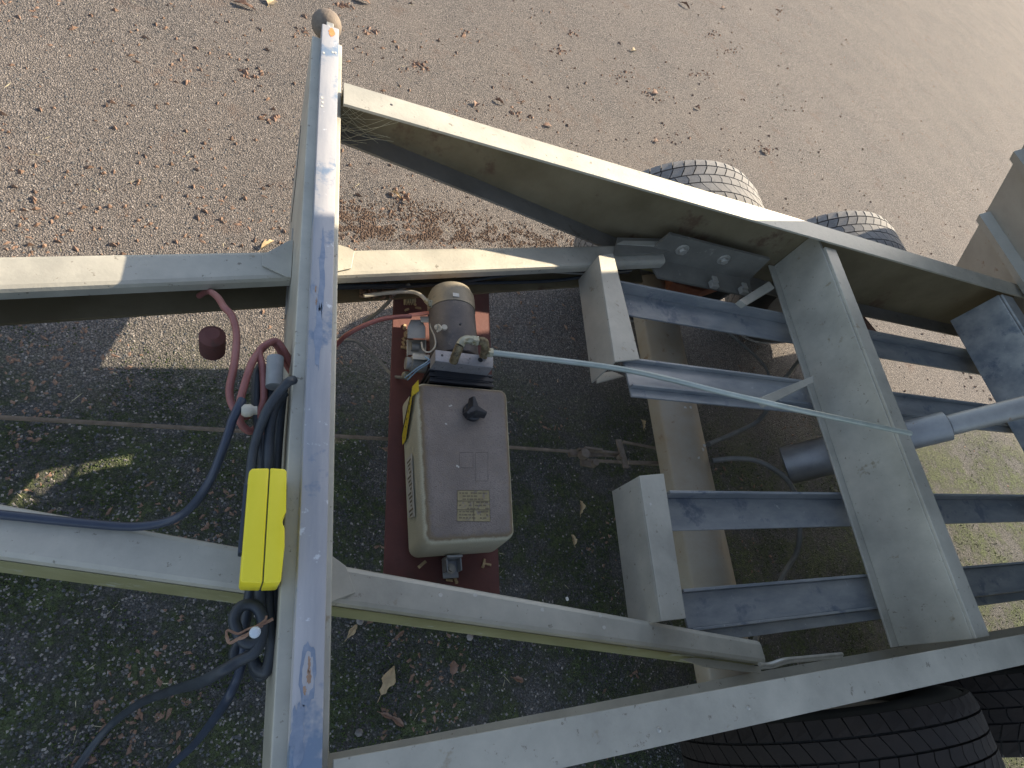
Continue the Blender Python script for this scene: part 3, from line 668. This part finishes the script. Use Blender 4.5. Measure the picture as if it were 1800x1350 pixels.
m = MB(); q = at(810, 569, 1.199); m.lathe(q+Vector((0, 0, -.004)), (0, 0, 1), [(0, .0022), (.0042, .0022)], 10); m.build('drain_hole', 'black', mot)
m = MB(); m.tube([at(768, 579, 1.225), at(771, 571, 1.215), at(775, 578, 1.21), at(768, 583, 1.22)], .0022, 6); m.lathe(at(769, 576, 1.232), (-.4, 0, 1), [(0, .0065), (.003, .0065), (.003, .0035), (.006, .0035)], 14); m.lathe(at(781, 576, 1.216), (-.2, 0, 1), [(0, .0065), (.003, .006)], 12); m.build('earth_lug', 'beige', mot, smooth=True)
# valve block
bl = [plan(764, 616, 1.22), plan(866, 628, 1.22), plan(866, 648, 1.22), plan(764, 636, 1.22)]
m = MB(); m.loft([W(x, y, 1.262) for x, y, _ in bl], [W(x, y, 1.215) for x, y, _ in bl]); vb = m.build('valve_block', 'castal', PP, bevel=.0015, label='pitted grey metal valve block between motor and tank')
for (px, py, r_) in ((777, 625, .0026), (844, 633, .0052), (800, 640, .002)):
    m = MB(); m.lathe(at(px, py, 1.216), (0, 0, 1), [(0, r_), (.0012, r_)], 12); m.build('socket_screw', 'black', vb)
# dark ribbed neck between block and tank
m = MB(); nx_, ny_, _ = plan(815, 655, 1.29); ny_ = .705
m.box(.445, .60, ny_+.012, ny_+.075, 1.264, 1.36)
for i in range(5): y = ny_+.008*i; m.box(.428+.003*(i % 2), .612-.003*(i % 2), y, y+.0055, 1.262+.004*(i % 2), 1.37)
m.box(.435, .605, ny_, ny_+.04, 1.272, 1.37); m.build('ribbed_neck', 'black', vb)
# elbow fitting, hex nuts
m = MB(); m.tube([at(797, 636, 1.205), at(802, 622, 1.18), at(808, 608, 1.165)], .0088, 12); e1 = m.build('elbow_fitting', 'brassdark', PP, smooth=True, label='corroded brown elbow fitting above the valve block')
m = MB(); m.tube([at(808, 608, 1.165), at(813, 600, 1.162), at(820, 597, 1.162), at(831, 598, 1.162)], .0085, 12); m.build('elbow_bend', 'brass', e1, smooth=True)
m = MB(); m.lathe(at(829, 598, 1.162), (1, 0, 0), [(0, .0105), (.013, .0105)], 6); m.build('hex_nut', 'brass', e1, bevel=.0008)
m = MB(); m.tube([at(842, 599, 1.163), at(851, 601, 1.163), at(853, 611, 1.175), at(851, 622, 1.205), at(849, 628, 1.215)], .0085, 12); m.build('tee_fitting', 'brassdark', e1, smooth=True)
m = MB(); m.lathe(at(855, 619, 1.19), (1, -.03, -.02), [(0, .0085), (.001, .0105), (.012, .0105), (.013, .008)], 6); m.build('pipe_nut', 'brass', e1, smooth=False)
# solenoid, relay and wiring at the left of the block
s0 = plan(716, 565, 1.33)
m = MB(); a = [(722, 562), (742, 562), (748, 576), (748, 595), (716, 595), (716, 576)]
m.loft([at(px, py, 1.37) for px, py in a], [at(px, py, 1.31) for px, py in a]); rl = m.build('relay', 'greyplastic', PP, bevel=.0015, label='grey relay housing left of the motor')
m = MB(); a = [(716, 597), (748, 597), (748, 624), (716, 624)]; m.loft([at(px, py, 1.38) for px, py in a], [at(px, py, 1.345) for px, py in a]); m.tube([at(716, 597, 1.33), at(716, 626, 1.33)], .0018, 6, smooth=0); m.tube([at(748, 597, 1.33), at(748, 622, 1.33)], .0018, 6, smooth=0); m.build('relay_base', 'beige', rl, bevel=.001)
m = MB(); m.lathe(at(722, 610, 1.345), (1, 0, 0), [(0, .010), (.016, .010)], 14); m.build('relay_coil', 'greyplastic', rl, smooth=True)
m = MB(); m.lathe(at(713, 638, 1.32), (1, -.03, 0), [(0, .013), (.010, .013), (.011, .0165), (.042, .0165), (.043, .01)], 20); so = m.build('solenoid', 'greyplastic', PP, smooth=True, label='grey cylindrical solenoid valve beside the block')
m = MB(); a = [(725, 621), (756, 624), (754, 633), (725, 631)]; m.loft([at(px, py, 1.315) for px, py in a], [at(px, py, 1.275) for px, py in a]); m.build('solenoid_plug', 'beige', so, bevel=.001)
m = MB(); m.tube([at(750, 628, 1.27), at(756, 636, 1.27), at(735, 650, 1.29), at(716, 668, 1.32)], .0014, 6); m.tube([at(747, 627, 1.27), at(753, 634, 1.268), at(732, 648, 1.288), at(712, 664, 1.32)], .0014, 6); m.build('pale_wire', 'wirew', so, smooth=True)
m = MB(); m.lathe(at(713, 660, 1.36), (.1, -.5, .9), [(0, .009), (.012, .009), (.013, .005), (.018, .005)], 14); m.build('spade_terminal', 'brass', so, smooth=True)
m = MB(); m.tube([at(758, 560, 1.29), at(757, 575, 1.28), at(764, 592, 1.26), at(765, 608, 1.25), at(755, 619, 1.25), at(744, 615, 1.26), at(741, 602, 1.28)], .0018, 6); m.build('beige_wire', 'beige', rl, smooth=True)
m = MB(); a = [(718, 551), (758, 546), (759, 552), (720, 557)]; m.loft([at(px, py, 1.31) for px, py in a], [at(px, py, 1.29) for px, py in a]); bt = m.build('terminal_boot', 'pinkred', PP, bevel=.0012, label='faded red terminal boot')
m = MB(); a = [(738, 556), (757, 556), (757, 567), (740, 567)]; m.loft([at(px, py, 1.33) for px, py in a], [at(px, py, 1.30) for px, py in a]); m.build('terminal_block', 'beige', PP, bevel=.001)
m = MB(); m.tube([at(749, 528, 1.28), at(757, 536, 1.275), at(766, 543, 1.27)], .006, 8); m.lathe(at(756, 535, 1.27), (.2, -.3, 1), [(0, .009), (.006, .009)], 6); m.build('motor_terminal', 'brass', mot, smooth=True)
m = MB(); m.tube([at(640, 520, 1.33), at(690, 514, 1.33), at(722, 513, 1.32), at(738, 518, 1.30), at(750, 529, 1.285)], .0042, 8); m.build('beige_lead', 'beige', PP, smooth=True)
# pale crumbs, wood scraps and plugs lying on the red plate
rnd = random.Random(11)
m = MB()
for (px, py) in [(709, 507), (718, 500), (707, 500), (732, 505), (746, 502), (756, 503), (728, 533), (735, 542), (715, 545), (711, 575), (712, 590), (709, 605), (712, 612), (710, 598), (714, 585), (850, 990), (856, 992), (742, 992), (790, 1020), (800, 1018)]:
    x, y, _ = plan(px, py, 1.42); o_ = W(x, y, 1.42); a = rnd.uniform(0, 3); l_ = rnd.uniform(.005, .010); w_ = rnd.uniform(.002, .004)
    dv = Vector((math.cos(a), math.sin(a), 0)); sv = Vector((-dv.y, dv.x, 0)); m.loft([o_-dv*l_-sv*w_, o_+dv*l_-sv*w_, o_+dv*l_+sv*w_, o_-dv*l_+sv*w_], [o_-dv*l_*.8-sv*w_+Vector((0, 0, .004)), o_+dv*l_*.9-sv*w_*.7+Vector((0, 0, .003)), o_+dv*l_*.8+sv*w_*.8+Vector((0, 0, .004)), o_-dv*l_*.7+sv*w_+Vector((0, 0, .004))])
o = m.build('wood_scraps', 'leaf_tan'); tag(o, 'small pale wood scraps and crumbs on the red plate', 'debris', kind='stuff')
m = MB()
for i in range(5): x, y, _ = plan(712+i*4.2, 524, 1.40); m.box(x, x+.0045, y-.013, y+.013, 1.40, 1.4195)
o = m.build('ribbed_plug', 'straw', bevel=.0008); tag(o, 'small ribbed beige plug on the red plate left of the motor', 'plug')
# red lead from the cross beam to the pump, pipe to the ram, black lead
def cable(name, pts, r_, mat, label, cat, group=None, n=10):
    m = MB(); m.tube([at(*q) for q in pts], r_, n); o = m.build(name, mat, smooth=True, loc=at(*pts[0])); return tag(o, label, cat, group)
cable('red_lead', [(560, 640, 1.40), (596, 601, 1.33), (612, 587, 1.30), (640, 572, 1.28), (672, 561, 1.28), (700, 557, 1.29), (722, 556, 1.295)], .0048, 'redcable', 'red battery lead arching from the cross beam to the pump motor', 'cable')
cable('black_lead', [(560, 600, 1.42), (600, 598, 1.40), (625, 600, 1.42), (645, 615, 1.45), (668, 636, 1.47), (690, 660, 1.44), (712, 664, 1.36)], .0036, 'greycable', 'grey lead sagging over the asphalt to the solenoid', 'cable')
cable('dark_hose', [(640, 565, 1.50), (660, 552, 1.45), (682, 532, 1.41), (694, 515, 1.37), (720, 500, 1.35)], .0045, 'greycable', 'dark hose dropping behind the red plate at its far left corner', 'hose')
cable('hydraulic_pipe', [(866, 620, 1.19), (900, 624, 1.18), (960, 631, 1.17), (1040, 641, 1.15), (1110, 652, 1.13), (1190, 670, 1.12), (1270, 690, 1.07), (1340, 706, 1.02), (1410, 722, .985), (1600, 762, .98)], lambda t: .0062 if t < .9 else .0062, 'pipe', 'pale green hydraulic pipe running right from the pump over the rails', 'pipe')
# wires inside the far drawbar beam
for i, (o1, dd, rr_, mt) in enumerate(((.028, 1.335, .0040, 'rubber'), (.018, 1.30, .0030, 'greycable'), (.036, 1.36, .0045, 'rubber'))):
    m = MB(); m.tube([W(x, farI(x)+o1+.006*math.sin(x*9+i), dd+.02*math.sin(x*5+i*2)) for x in [.17+k_*.11 for k_ in range(11)]], rr_, 8)
    o = m.build('wiring', mt, smooth=True); tag(o, ('black cable lying lowest inside the far drawbar beam', 'thin grey cable inside the far drawbar beam, uppermost', 'thick black cable at the back inside the far drawbar beam')[i], 'cable')
rnd = random.Random(5); m = MB()
for i in range(90):
    px, py = rnd.uniform(634, 690), rnd.uniform(494, 524); p_ = at(px, py, rnd.uniform(1.37, 1.395)); a = rnd.uniform(0, 6); l_ = rnd.uniform(.003, .009); dv = Vector((math.cos(a), math.sin(a), rnd.uniform(-.3, .5)))*l_; sv = Vector((-dv.y, dv.x, 0))*.5
    m.loft([p_-dv, p_-sv*.8, p_+dv, p_+sv*.8], [q+Vector((0, 0, .0025)) for q in (p_-dv*.7, p_-sv*.6, p_+dv*.8, p_+sv*.5)])
o = m.build('leaf_scraps', 'leaf_brown'); tag(o, 'dead leaf scraps caught in the far drawbar beam beside the red plate', 'leaf litter', kind='stuff')
# cobweb in the corner of the far beam
m = MB(); rnd = random.Random(9)
for i in range(26):
    a = W(.16, rnd.uniform(1.33, 1.425), rnd.uniform(1.02, 1.13)); b_ = W(.16+rnd.uniform(.02, .16), rnd.uniform(1.345, 1.42), rnd.uniform(1.02, 1.12)); m.tube([a, (a+b_)/2-Vector((0, 0, .006)), b_], .0004, 3, smooth=3)
o = m.build('cobweb', 'straw'); tag(o, 'dusty cobweb in the corner where the far side beam meets the cross beam', 'cobweb', kind='stuff')

# ---------------------------------------------------------------- cables, clamp and yellow box on the cross beam
cs = [
 ('red_cable', [(350, 520, 1.37), (366, 512, 1.31), (382, 522, 1.19), (394, 540, 1.14), (408, 556, 1.13), (416, 590, 1.12), (412, 640, 1.11), (404, 680, 1.10), (406, 706, 1.10), (418, 726, 1.10), (432, 732, 1.1), (446, 722, 1.12)], .0056, 'redcable', 'dull red cable hanging furthest left in a wide loop'),
 ('red_cable', [(516, 660, 1.14), (500, 634, 1.12), (490, 612, 1.10), (476, 602, 1.09), (458, 616, 1.08), (442, 640, 1.07), (426, 690, 1.07), (420, 720, 1.08), (424, 745, 1.09), (440, 758, 1.10), (456, 748, 1.12)], .0055, 'redcable', 'dull red cable looping between the left loop and the grey sleeve'),
 ('red_cable', [(518, 650, 1.12), (500, 617, 1.09), (486, 600, 1.08), (470, 605, 1.075), (456, 618, 1.075), (462, 650, 1.075), (464, 700, 1.08), (458, 730, 1.09), (470, 775, 1.10)], .0052, 'redcable', 'red cable passing straight down left of the grey sleeve'),
 ('red_cable', [(490, 680, 1.10), (488, 720, 1.10), (481, 770, 1.11), (478, 800, 1.12)], .0056, 'redcable', 'red cable just below the grey sleeve beside the cross beam'),
 ('black_cable', [(460, 640, 1.10), (452, 660, 1.09), (450, 710, 1.09), (454, 750, 1.10), (460, 800, 1.10), (466, 830, 1.10)], .0062, 'rubber', 'black cable behind the red loops left of the sleeve'),
 ('black_cable', [(516, 668, 1.02), (506, 672, 1.01), (490, 690, 1.02), (470, 720, 1.03), (456, 755, 1.05), (446, 790, 1.06), (441, 830, 1.06), (436, 900, 1.06)], .0066, 'rubber', 'blue black cable bending from the cross beam edge down to the yellow box'),
 ('black_cable', [(500, 690, 1.05), (488, 705, 1.05), (478, 730, 1.05), (473, 770, 1.06), (472, 815, 1.06), (470, 840, 1.07)], .0072, 'rubber', 'thick black cable in the middle of the bundle above the yellow box'),
 ('black_cable', [(498, 680, 1.08), (494, 715, 1.08), (490, 760, 1.09), (486, 815, 1.09), (486, 840, 1.09)], .0068, 'rubber', 'black cable nearest the cross beam above the yellow box'),
 ('black_cable', [(480, 670, 1.09), (474, 700, 1.09), (468, 760, 1.10), (462, 815, 1.10), (462, 860, 1.1)], .0070, 'rubber', 'black cable coming straight out of the grey sleeve'),
 ('blue_cable', [(426, 702, 1.05), (418, 718, 1.05), (408, 740, 1.06), (396, 778, 1.07), (366, 850, 1.12), (320, 905, 1.20), (250, 925, 1.236), (150, 920, 1.24), (-40, 900, 1.24)], .0060, 'blueplastic', 'dark blue cable leaving to the left over the red loops'),
 ('black_cable', [(446, 1000, 1.10), (440, 1040, 1.12), (432, 1090, 1.13), (420, 1130, 1.14), (412, 1150, 1.14), (418, 1172, 1.15)], .0070, 'rubber', 'black cable leaving the yellow box at its left corner'),
 ('black_cable', [(470, 1000, 1.08), (470, 1050, 1.08), (474, 1100, 1.08), (478, 1140, 1.09), (468, 1180, 1.10), (450, 1172, 1.11), (440, 1140, 1.11)], .0074, 'rubber', 'black cable forming the long lower loop beside the cross beam'),
 ('black_cable', [(482, 1000, 1.09), (481, 1060, 1.09), (480, 1110, 1.09), (474, 1160, 1.11), (460, 1188, 1.12), (448, 1176, 1.14)], .0074, 'rubber', 'black cable lying closest to the cross beam below the yellow box'),
 ('black_cable', [(456, 1000, 1.06), (458, 1070, 1.07), (462, 1100, 1.06), (448, 1128, 1.06), (428, 1128, 1.06), (416, 1105, 1.06), (412, 1086, 1.06), (424, 1066, 1.06), (446, 1064, 1.06), (460, 1082, 1.06), (462, 1112, 1.06), (448, 1146, 1.06), (420, 1162, 1.07), (386, 1182, 1.08), (350, 1200, 1.15), (300, 1215, 1.4), (240, 1240, 1.7), (180, 1290, 1.85), (100, 1400, 1.86)], .0068, 'rubber', 'black cable tied in a round loop below the yellow box, tail going left'),
 ('blue_cable', [(432, 1120, 1.13), (424, 1170, 1.14), (414, 1200, 1.15), (398, 1232, 1.17), (372, 1270, 1.3), (340, 1310, 1.55), (300, 1350, 1.8), (240, 1440, 1.858)], .0060, 'blueplastic', 'dark blue cable tail at the bottom left corner of the cable bundle'),
]
for nm, pts, r_, mt, lb in cs: cable(nm, pts, r_, mt, lb, 'cable', 'cables bundled on the cross beam')
m = MB(); m.tube([at(484, 629, 1.055), at(483, 652, 1.055), at(482, 680, 1.055)], .0118, 20); o = m.build('cable_sleeve', 'hazel', smooth=True); tag(o, 'grey rubber sleeve gathering the cables beside the cross beam', 'sleeve')
m = MB(); m.lathe(at(424, 722, 1.05), (1, .1, 0), [(0, .006), (.004, .009), (.012, .009), (.016, .006), (.020, .006)], 12); o = m.build('cable_connector', 'beige', smooth=True, bevel=0); tag(o, 'small beige connector joined to the left red loop', 'connector')
# twisted rusty wire and stud through the lower loop
TW = cable('tie_wire', [(398, 1118, 1.02), (404, 1130, 1.02), (420, 1122, 1.02), (440, 1112, 1.02), (456, 1100, 1.02), (468, 1094, 1.02), (480, 1088, 1.02)], .0018, 'twine', 'rusty twisted tie wire around the lower cable loop', 'wire')
for k_, pts in enumerate(([(398, 1118, 1.02), (400, 1108, 1.02), (418, 1114, 1.02), (436, 1106, 1.02), (452, 1100, 1.018), (466, 1090, 1.018), (468, 1084, 1.01)], [(416, 1124, 1.02), (430, 1120, 1.015), (446, 1106, 1.02), (462, 1100, 1.02)])):
    m = MB(); m.tube([at(*q) for q in pts], .0014, 6); o = m.build('wire_strand', 'twine', smooth=True, parent=TW)
m = MB(); m.lathe(at(448, 1112, 1.02), (0, 0, 1), [(0, .0062), (.004, .0062), (.006, .0045), (.0065, .002)], 16); o = m.build('round_stud', 'hub', smooth=True); tag(o, 'small round pale stud in the lower cable loop', 'stud')
# yellow control box
YB = thing('yellow_control_box', at(465, 920, 1.03), 'bright yellow plastic control box with a dark centre seam hanging on the cables', 'control box')
d0 = .975; d1 = 1.045
o_l = [(440, 824), (474, 823), (474, 900), (462, 1024), (424, 1024), (434, 880)]
seamA, seamB = (474, 822), (462, 1025)
L_ = [(443, 823), (473.2, 822.5), (461.0, 1025), (424, 1024), (422, 1018), (437.5, 829)]
R__ = [(475.4, 822.5), (500, 824), (504, 828), (503, 900), (499.5, 906), (497, 912), (497, 920), (500.5, 928), (500.5, 960), (494, 1021), (490, 1024), (463.4, 1025)]
for nm, poly, lb in (('left_shell', L_, 'left half of the yellow case'), ('right_shell', R__, 'right half of the yellow case with a finger notch')):
    m = MB(); m.loft([at(px, py, d0)-Vector((0, 0, (d1-d0)*S)) for px, py in poly], [at(px, py, d0) for px, py in poly])
    m.build(nm, 'yellow', YB, bevel=.0022, seg=3, smooth=True, label=lb)
m = MB(); a = [(472, 824), (477, 824), (465, 1023), (460, 1023)]; m.loft([at(px, py, d0+.003)-Vector((0, 0, .055*S)) for px, py in a], [at(px, py, d0+.003) for px, py in a]); m.build('seam', 'seam', YB)
m = MB(); a = [(430, 848), (442, 846), (430, 1010), (418, 1000)]; m.loft([at(px, py, 1.0)-Vector((0, 0, .03*S)) for px, py in ((429, 850), (440, 850), (430, 972), (418, 972))], [at(px, py, 1.0) for px, py in ((429, 850), (440, 850), (430, 972), (418, 972))]); m.build('back_grip', 'blueplastic', YB, bevel=.002, smooth=True, label='dark blue grip along the left side')

# small red-brown fitting and bright plate at the left edge
m = MB(); m.lathe(W(-.088, .80, 1.38), (0, 0, 1), [(0, .022), (.05, .022), (.06, .012)], 18); m.build('jockey_fitting', 'oxide', TR, smooth=True, label='red brown round fitting below the drawbar at the left')

# ---------------------------------------------------------------- loose things on the ground
def leaf(px, py, L0, W0, ang, mat, label, curl=.3, seed=0, cat='leaf', group='fallen leaves'):
    x, y, _ = plan(px, py, G); o_ = W(x, y, G); o_.z = gz(o_.x, o_.y)+.003
    m = MB(); n_ = 9; rr = random.Random(seed*7+int(px)); up = []
    ca, sa = math.cos(ang), math.sin(ang)
    for i in range(n_+1):
        t = i/n_; wd = W0*(math.sin(math.pi*min(1, t*1.02))**.7)*(1+.85*(rr.random()-.5))+.0006
        for j, sd in enumerate((-1, -.5, 0, .5, 1)):
            lx = (t-.5)*L0; ly = sd*wd; lz = curl*L0*(abs(sd)*.35*wd/W0+.25*math.sin(t*3.1)+.16*rr.random())
            up.append(Vector((o_.x+lx*ca-ly*sa, o_.y+lx*sa+ly*ca, o_.z+lz)))
    k1 = len(up); vs_ = up+[q-Vector((0, 0, .0007)) for q in up]; fs = []
    for i in range(n_):
        for j in range(4):
            a = i*5+j; fs.append([a, a+1, a+6, a+5]); fs.append([a+k1, a+5+k1, a+6+k1, a+1+k1])
    for i in range(n_):
        fs.append([i*5, i*5+5, i*5+5+k1, i*5+k1]); fs.append([i*5+4, i*5+4+k1, i*5+9+k1, i*5+9])
    m.add(vs_, fs); m.tube([o_+Vector((-.5*L0*ca, -.5*L0*sa, .001)), o_+Vector((-.75*L0*ca, -.75*L0*sa, .002))], .0006, 4, smooth=0)
    ob = m.build('fallen_leaf', mat, smooth=True, loc=o_); tag(ob, label, cat, group)
leaf(680, 1196, .062, .013, 1.05, 'leaf_tan', 'large tan dry leaf on mossy asphalt between the two near beams', .25, 1)
leaf(678, 1258, .030, .004, -.5, 'leaf_red', 'thin red brown leaf just above the near side beam', .3, 2)
leaf(697, 1268, .034, .005, -.7, 'leaf_red', 'red brown leaf touching the edge of the near side beam at left', .3, 3)
leaf(618, 1110, .034, .005, .9, 'leaf_tan', 'small tan leaf near the cross beam below the near drawbar beam', .3, 4)
leaf(700, 1117, .028, .004, .6, 'leaf_red', 'slim reddish leaf below the near drawbar beam, left part', .3, 5)
leaf(776, 1097, .028, .008, .2, 'leaf_red', 'rounded reddish leaf against the underside of the near drawbar beam', .3, 6)
leaf(794, 1174, .030, .010, 1.4, 'leaf_red', 'crumpled pinkish brown leaf in the middle of the near triangle', .4, 7)
leaf(908, 1195, .028, .005, -.4, 'leaf_red', 'red brown leaf right of the middle in the near triangle', .4, 8)
leaf(652, 1089, .026, .005, .7, 'leaf_red', 'little reddish leaf left of the pale pebble under the drawbar beam', .4, 9)
leaf(1018, 893, .040, .006, 1.4, 'leaf_tan', 'straw coloured leaf standing left of the lower angle plate', .6, 10)
leaf(1005, 950, .030, .006, 1.7, 'leaf_tan', 'orange tan leaf left of the lower angle plate below the straw leaf', .5, 11)
leaf(1128, 746, .036, .006, 1.6, 'leaf_tan', 'sunlit ochre leaf between the upper angle plate and the axle tube', .5, 12)
leaf(678, 794, .030, .005, -.5, 'leaf_red', 'rusty leaf touching the red plate below the brake rod', .5, 13)
leaf(430, 16, .075, .012, -.1, 'leaf_red', 'long reddish leaf at the far left corner of the yard', .3, 14)
leaf(477, 10, .05, .015, 1.2, 'leaf_tan', 'pale leaf left of the ball tip', .4, 15)
leaf(636, 6, .07, .018, .2, 'leaf_brown', 'dark leaf at the far edge right of the ball tip', .4, 16)
leaf(1203, 12, .075, .007, -.6, 'leaf_brown', 'dark slender leaf lying far away near the top', .5, 17)
leaf(1150, 166, .050, .016, .4, 'leaf_red', 'crumpled reddish leaf in the open yard above the tyre', .5, 18)
leaf(1345, 268, .055, .022, -.9, 'leaf_red', 'large crumpled brown leaf right of the front tyre', .6, 19)
leaf(962, 222, .045, .012, .2, 'leaf_red', 'reddish leaf close to the far side beam', .4, 20)
leaf(835, 188, .035, .010, 1.3, 'leaf_red', 'reddish leaf lying beyond the left part of the far side beam', .5, 21)
leaf(876, 182, .045, .006, -.4, 'leaf_brown', 'slender curled brown leaf beyond the far side beam', .5, 22)
leaf(1112, 92, .038, .010, .5, 'leaf_tan', 'pale bent leaf in the upper middle of the yard', .6, 23)
leaf(1152, 249, .035, .012, .4, 'leaf_red', 'small crumpled leaf just left of the front tyre', .6, 24)
leaf(1225, 192, .035, .010, -.3, 'leaf_brown', 'brown leaf between the reddish leaf and the crumpled one', .6, 25)
leaf(694, 346, .040, .006, -.6, 'leaf_tan', 'tan leaf in the sunlit triangle right of the cross beam', .5, 26)
leaf(712, 356, .030, .006, -.7, 'leaf_brown', 'brown leaf next to the tan leaf in the sunlit triangle', .5, 27)
leaf(470, 432, .050, .006, .9, 'leaf_tan', 'pale sliver of leaf on the far drawbar beam gusset at left', .4, 28)
leaf(1270, 16, .05, .012, .4, 'leaf_brown', 'curled brown leaf near the top right', .4, 29)
for i, (px, py, lb) in enumerate(((632, 1092, 'pale pebble under the near drawbar beam by the cross beam'), (824, 1120, 'greenish round pebble below the near drawbar beam'), (842, 1107, 'light pebble touching the near drawbar beam shadow'), (630, 1288, 'flat grey pebble in the corner of the near side beam'), (448, 1090, None))):
    if lb is None: continue
    x, y, _ = plan(px, py, G); o_ = W(x, y, G); m = MB(); rr = random.Random(i); R1 = .008
    m.lathe(o_+Vector((0, 0, gz(o_.x, o_.y)-.001)), (0, 0, 1), [(0, R1), (.002, R1*1.05), (.0045, R1*.75), (.006, R1*.3)], 11)
    for v in m.v: v += Vector((rr.uniform(-1, 1), rr.uniform(-1, 1), 0))*.0011
    ob = m.build('pebble', 'stone', smooth=True); tag(ob, lb, 'pebble', 'pebbles on the asphalt')

def scatter(name, count, mat, sampler, size, label, cat, seed, flat=.5, elong=1.0, bits=4):
    rr = random.Random(seed); m = MB(); n_ = 0
    while n_ < count:
        q = sampler(rr)
        if q is None: continue
        x, y = q; s_ = size(rr); a = rr.uniform(0, 6.283); z = gz(x, y); ca, sa = math.cos(a), math.sin(a); vs_ = []
        e_ = elong if not callable(elong) else elong(rr)
        for (u_, v_, w_) in ((1, 0, .15), (.2, .9, .2), (-.9, .35, .1), (-.4, -.85, .2), (.1, -.05, 1)):
            u2 = u_*s_*e_*rr.uniform(.7, 1.2); v2 = v_*s_*rr.uniform(.6, 1.2)
            vs_.append((x+u2*ca-v2*sa, y+u2*sa+v2*ca, z+w_*s_*flat*rr.uniform(.7, 1.3)-.0003))
        m.add(vs_, [(0, 1, 4), (1, 2, 4), (2, 3, 4), (3, 0, 4), (3, 2, 1, 0)]); n_ += 1
    ob = m.build(name, mat); tag(ob, label, cat, kind='stuff'); return ob
def yard(rr):      # denser near, whole visible yard
    px, py = rr.uniform(-60, 1860), rr.uniform(-80, 1400)
    x, y, _ = plan(px, py, G)
    if abs(x) > 9 or abs(y) > 9: return None
    return x*S, y*S
def shade_zone(rr):
    for _ in range(30):
        q = yard(rr)
        if q and q[1] < (.95+.25*rr.random())*S and noise.noise((q[0]*5, q[1]*5, 4)) > rr.uniform(-.2, .3): return q
    return None
def clump(rr):
    for _ in range(60):
        q = yard(rr)
        if q and noise.noise((q[0]*3.5, q[1]*3.5, 9)) > rr.uniform(.1, .45): return q
    return None
scatter('stone_chippings', 16000, 'stone', yard, lambda r_: r_.uniform(.0016, .0042), 'pale stone chippings standing out of the asphalt', 'gravel', 31, .5)
scatter('dark_chippings', 9000, 'stone_dark', yard, lambda r_: r_.uniform(.002, .005), 'dark stone chippings in the asphalt', 'gravel', 32, .7)
scatter('moss', 19000, 'moss', shade_zone, lambda r_: r_.uniform(.0013, .0032), 'low dark green moss tufts under the trailer', 'moss', 33, 1.4)
scatter('leaf_crumbs', 1300, 'leaf_brown', clump, lambda r_: r_.uniform(.0025, .006), 'crumbled brown leaf bits over the yard', 'leaf litter', 34, .5, lambda r_: r_.uniform(1, 2.2))
scatter('leaf_crumbs', 220, 'leaf_red', clump, lambda r_: r_.uniform(.0025, .006), 'reddish dry leaf bits over the yard', 'leaf litter', 36, .5, lambda r_: r_.uniform(1, 2.4))
scatter('straw_bits', 260, 'straw', yard, lambda r_: r_.uniform(.0009, .0014), 'thin pale straw bits', 'straw', 35, .8, lambda r_: r_.uniform(6, 18))
def streak(rr):
    t = rr.random()**1.5; px = lerp(590, 1000, t)+rr.gauss(0, 14); py = lerp(414, 434, min(1, t*1.1))-abs(rr.gauss(0, lerp(30, 10, t)))+rr.gauss(0, 5)
    if noise.noise((px*.035, py*.07, 1)) < rr.uniform(-.35, .45): return None
    x, y, _ = plan(px, py, G); return x*S, y*S
scatter('soil_crumbs', 3000, 'soil', streak, lambda r_: r_.uniform(.002, .006), 'dark soil crumbs along the far drawbar beam', 'soil', 37, .8)
def streak2(rr):
    px = rr.gauss(762, 42); py = rr.gauss(378, 12)+(px-762)*.22
    x, y, _ = plan(px, py, G); return x*S, y*S
scatter('soil_crumbs', 320, 'soil', streak2, lambda r_: r_.uniform(.002, .006), 'brown soil crumbs in the sunlit triangle', 'soil', 38, .8)

def far_yard(rr):
    for _ in range(40):
        q = yard(rr)
        if q and q[1] > 1.25*S and noise.noise((q[0]*2.1, q[1]*2.1, 6)) > rr.uniform(-.7, .25): return q
    return None
scatter('dry_crumbs', 1500, 'leaf_brown', far_yard, lambda r_: r_.uniform(.002, .0065), 'dark dry crumbs and seed husks over the sunlit yard', 'leaf litter', 41, 1.5, lambda r_: r_.uniform(1, 2.4))
centres = [(705, 338), (738, 120), (860, 262), (984, 88), (1010, 60), (1190, 240), (1290, 90), (1345, 262), (1150, 165), (1235, 130), (905, 200), (470, 210), (440, 130), (1370, 20), (520, 60), (650, 60), (815, 60), (1090, 130), (1250, 60), (600, 12)]
def clusters(rr):
    px, py = centres[rr.randrange(len(centres))]; k = .5+py/400
    x, y, _ = plan(px+rr.gauss(0, 13*k), py+rr.gauss(0, 7*k), G); return x*S, y*S
scatter('leaf_clusters', 300, 'leaf_red', clusters, lambda r_: r_.uniform(.003, .009), 'small heaps of crumbled red brown leaves in the sunlit yard', 'leaf litter', 42, 1.1, lambda r_: r_.uniform(1, 2.2))
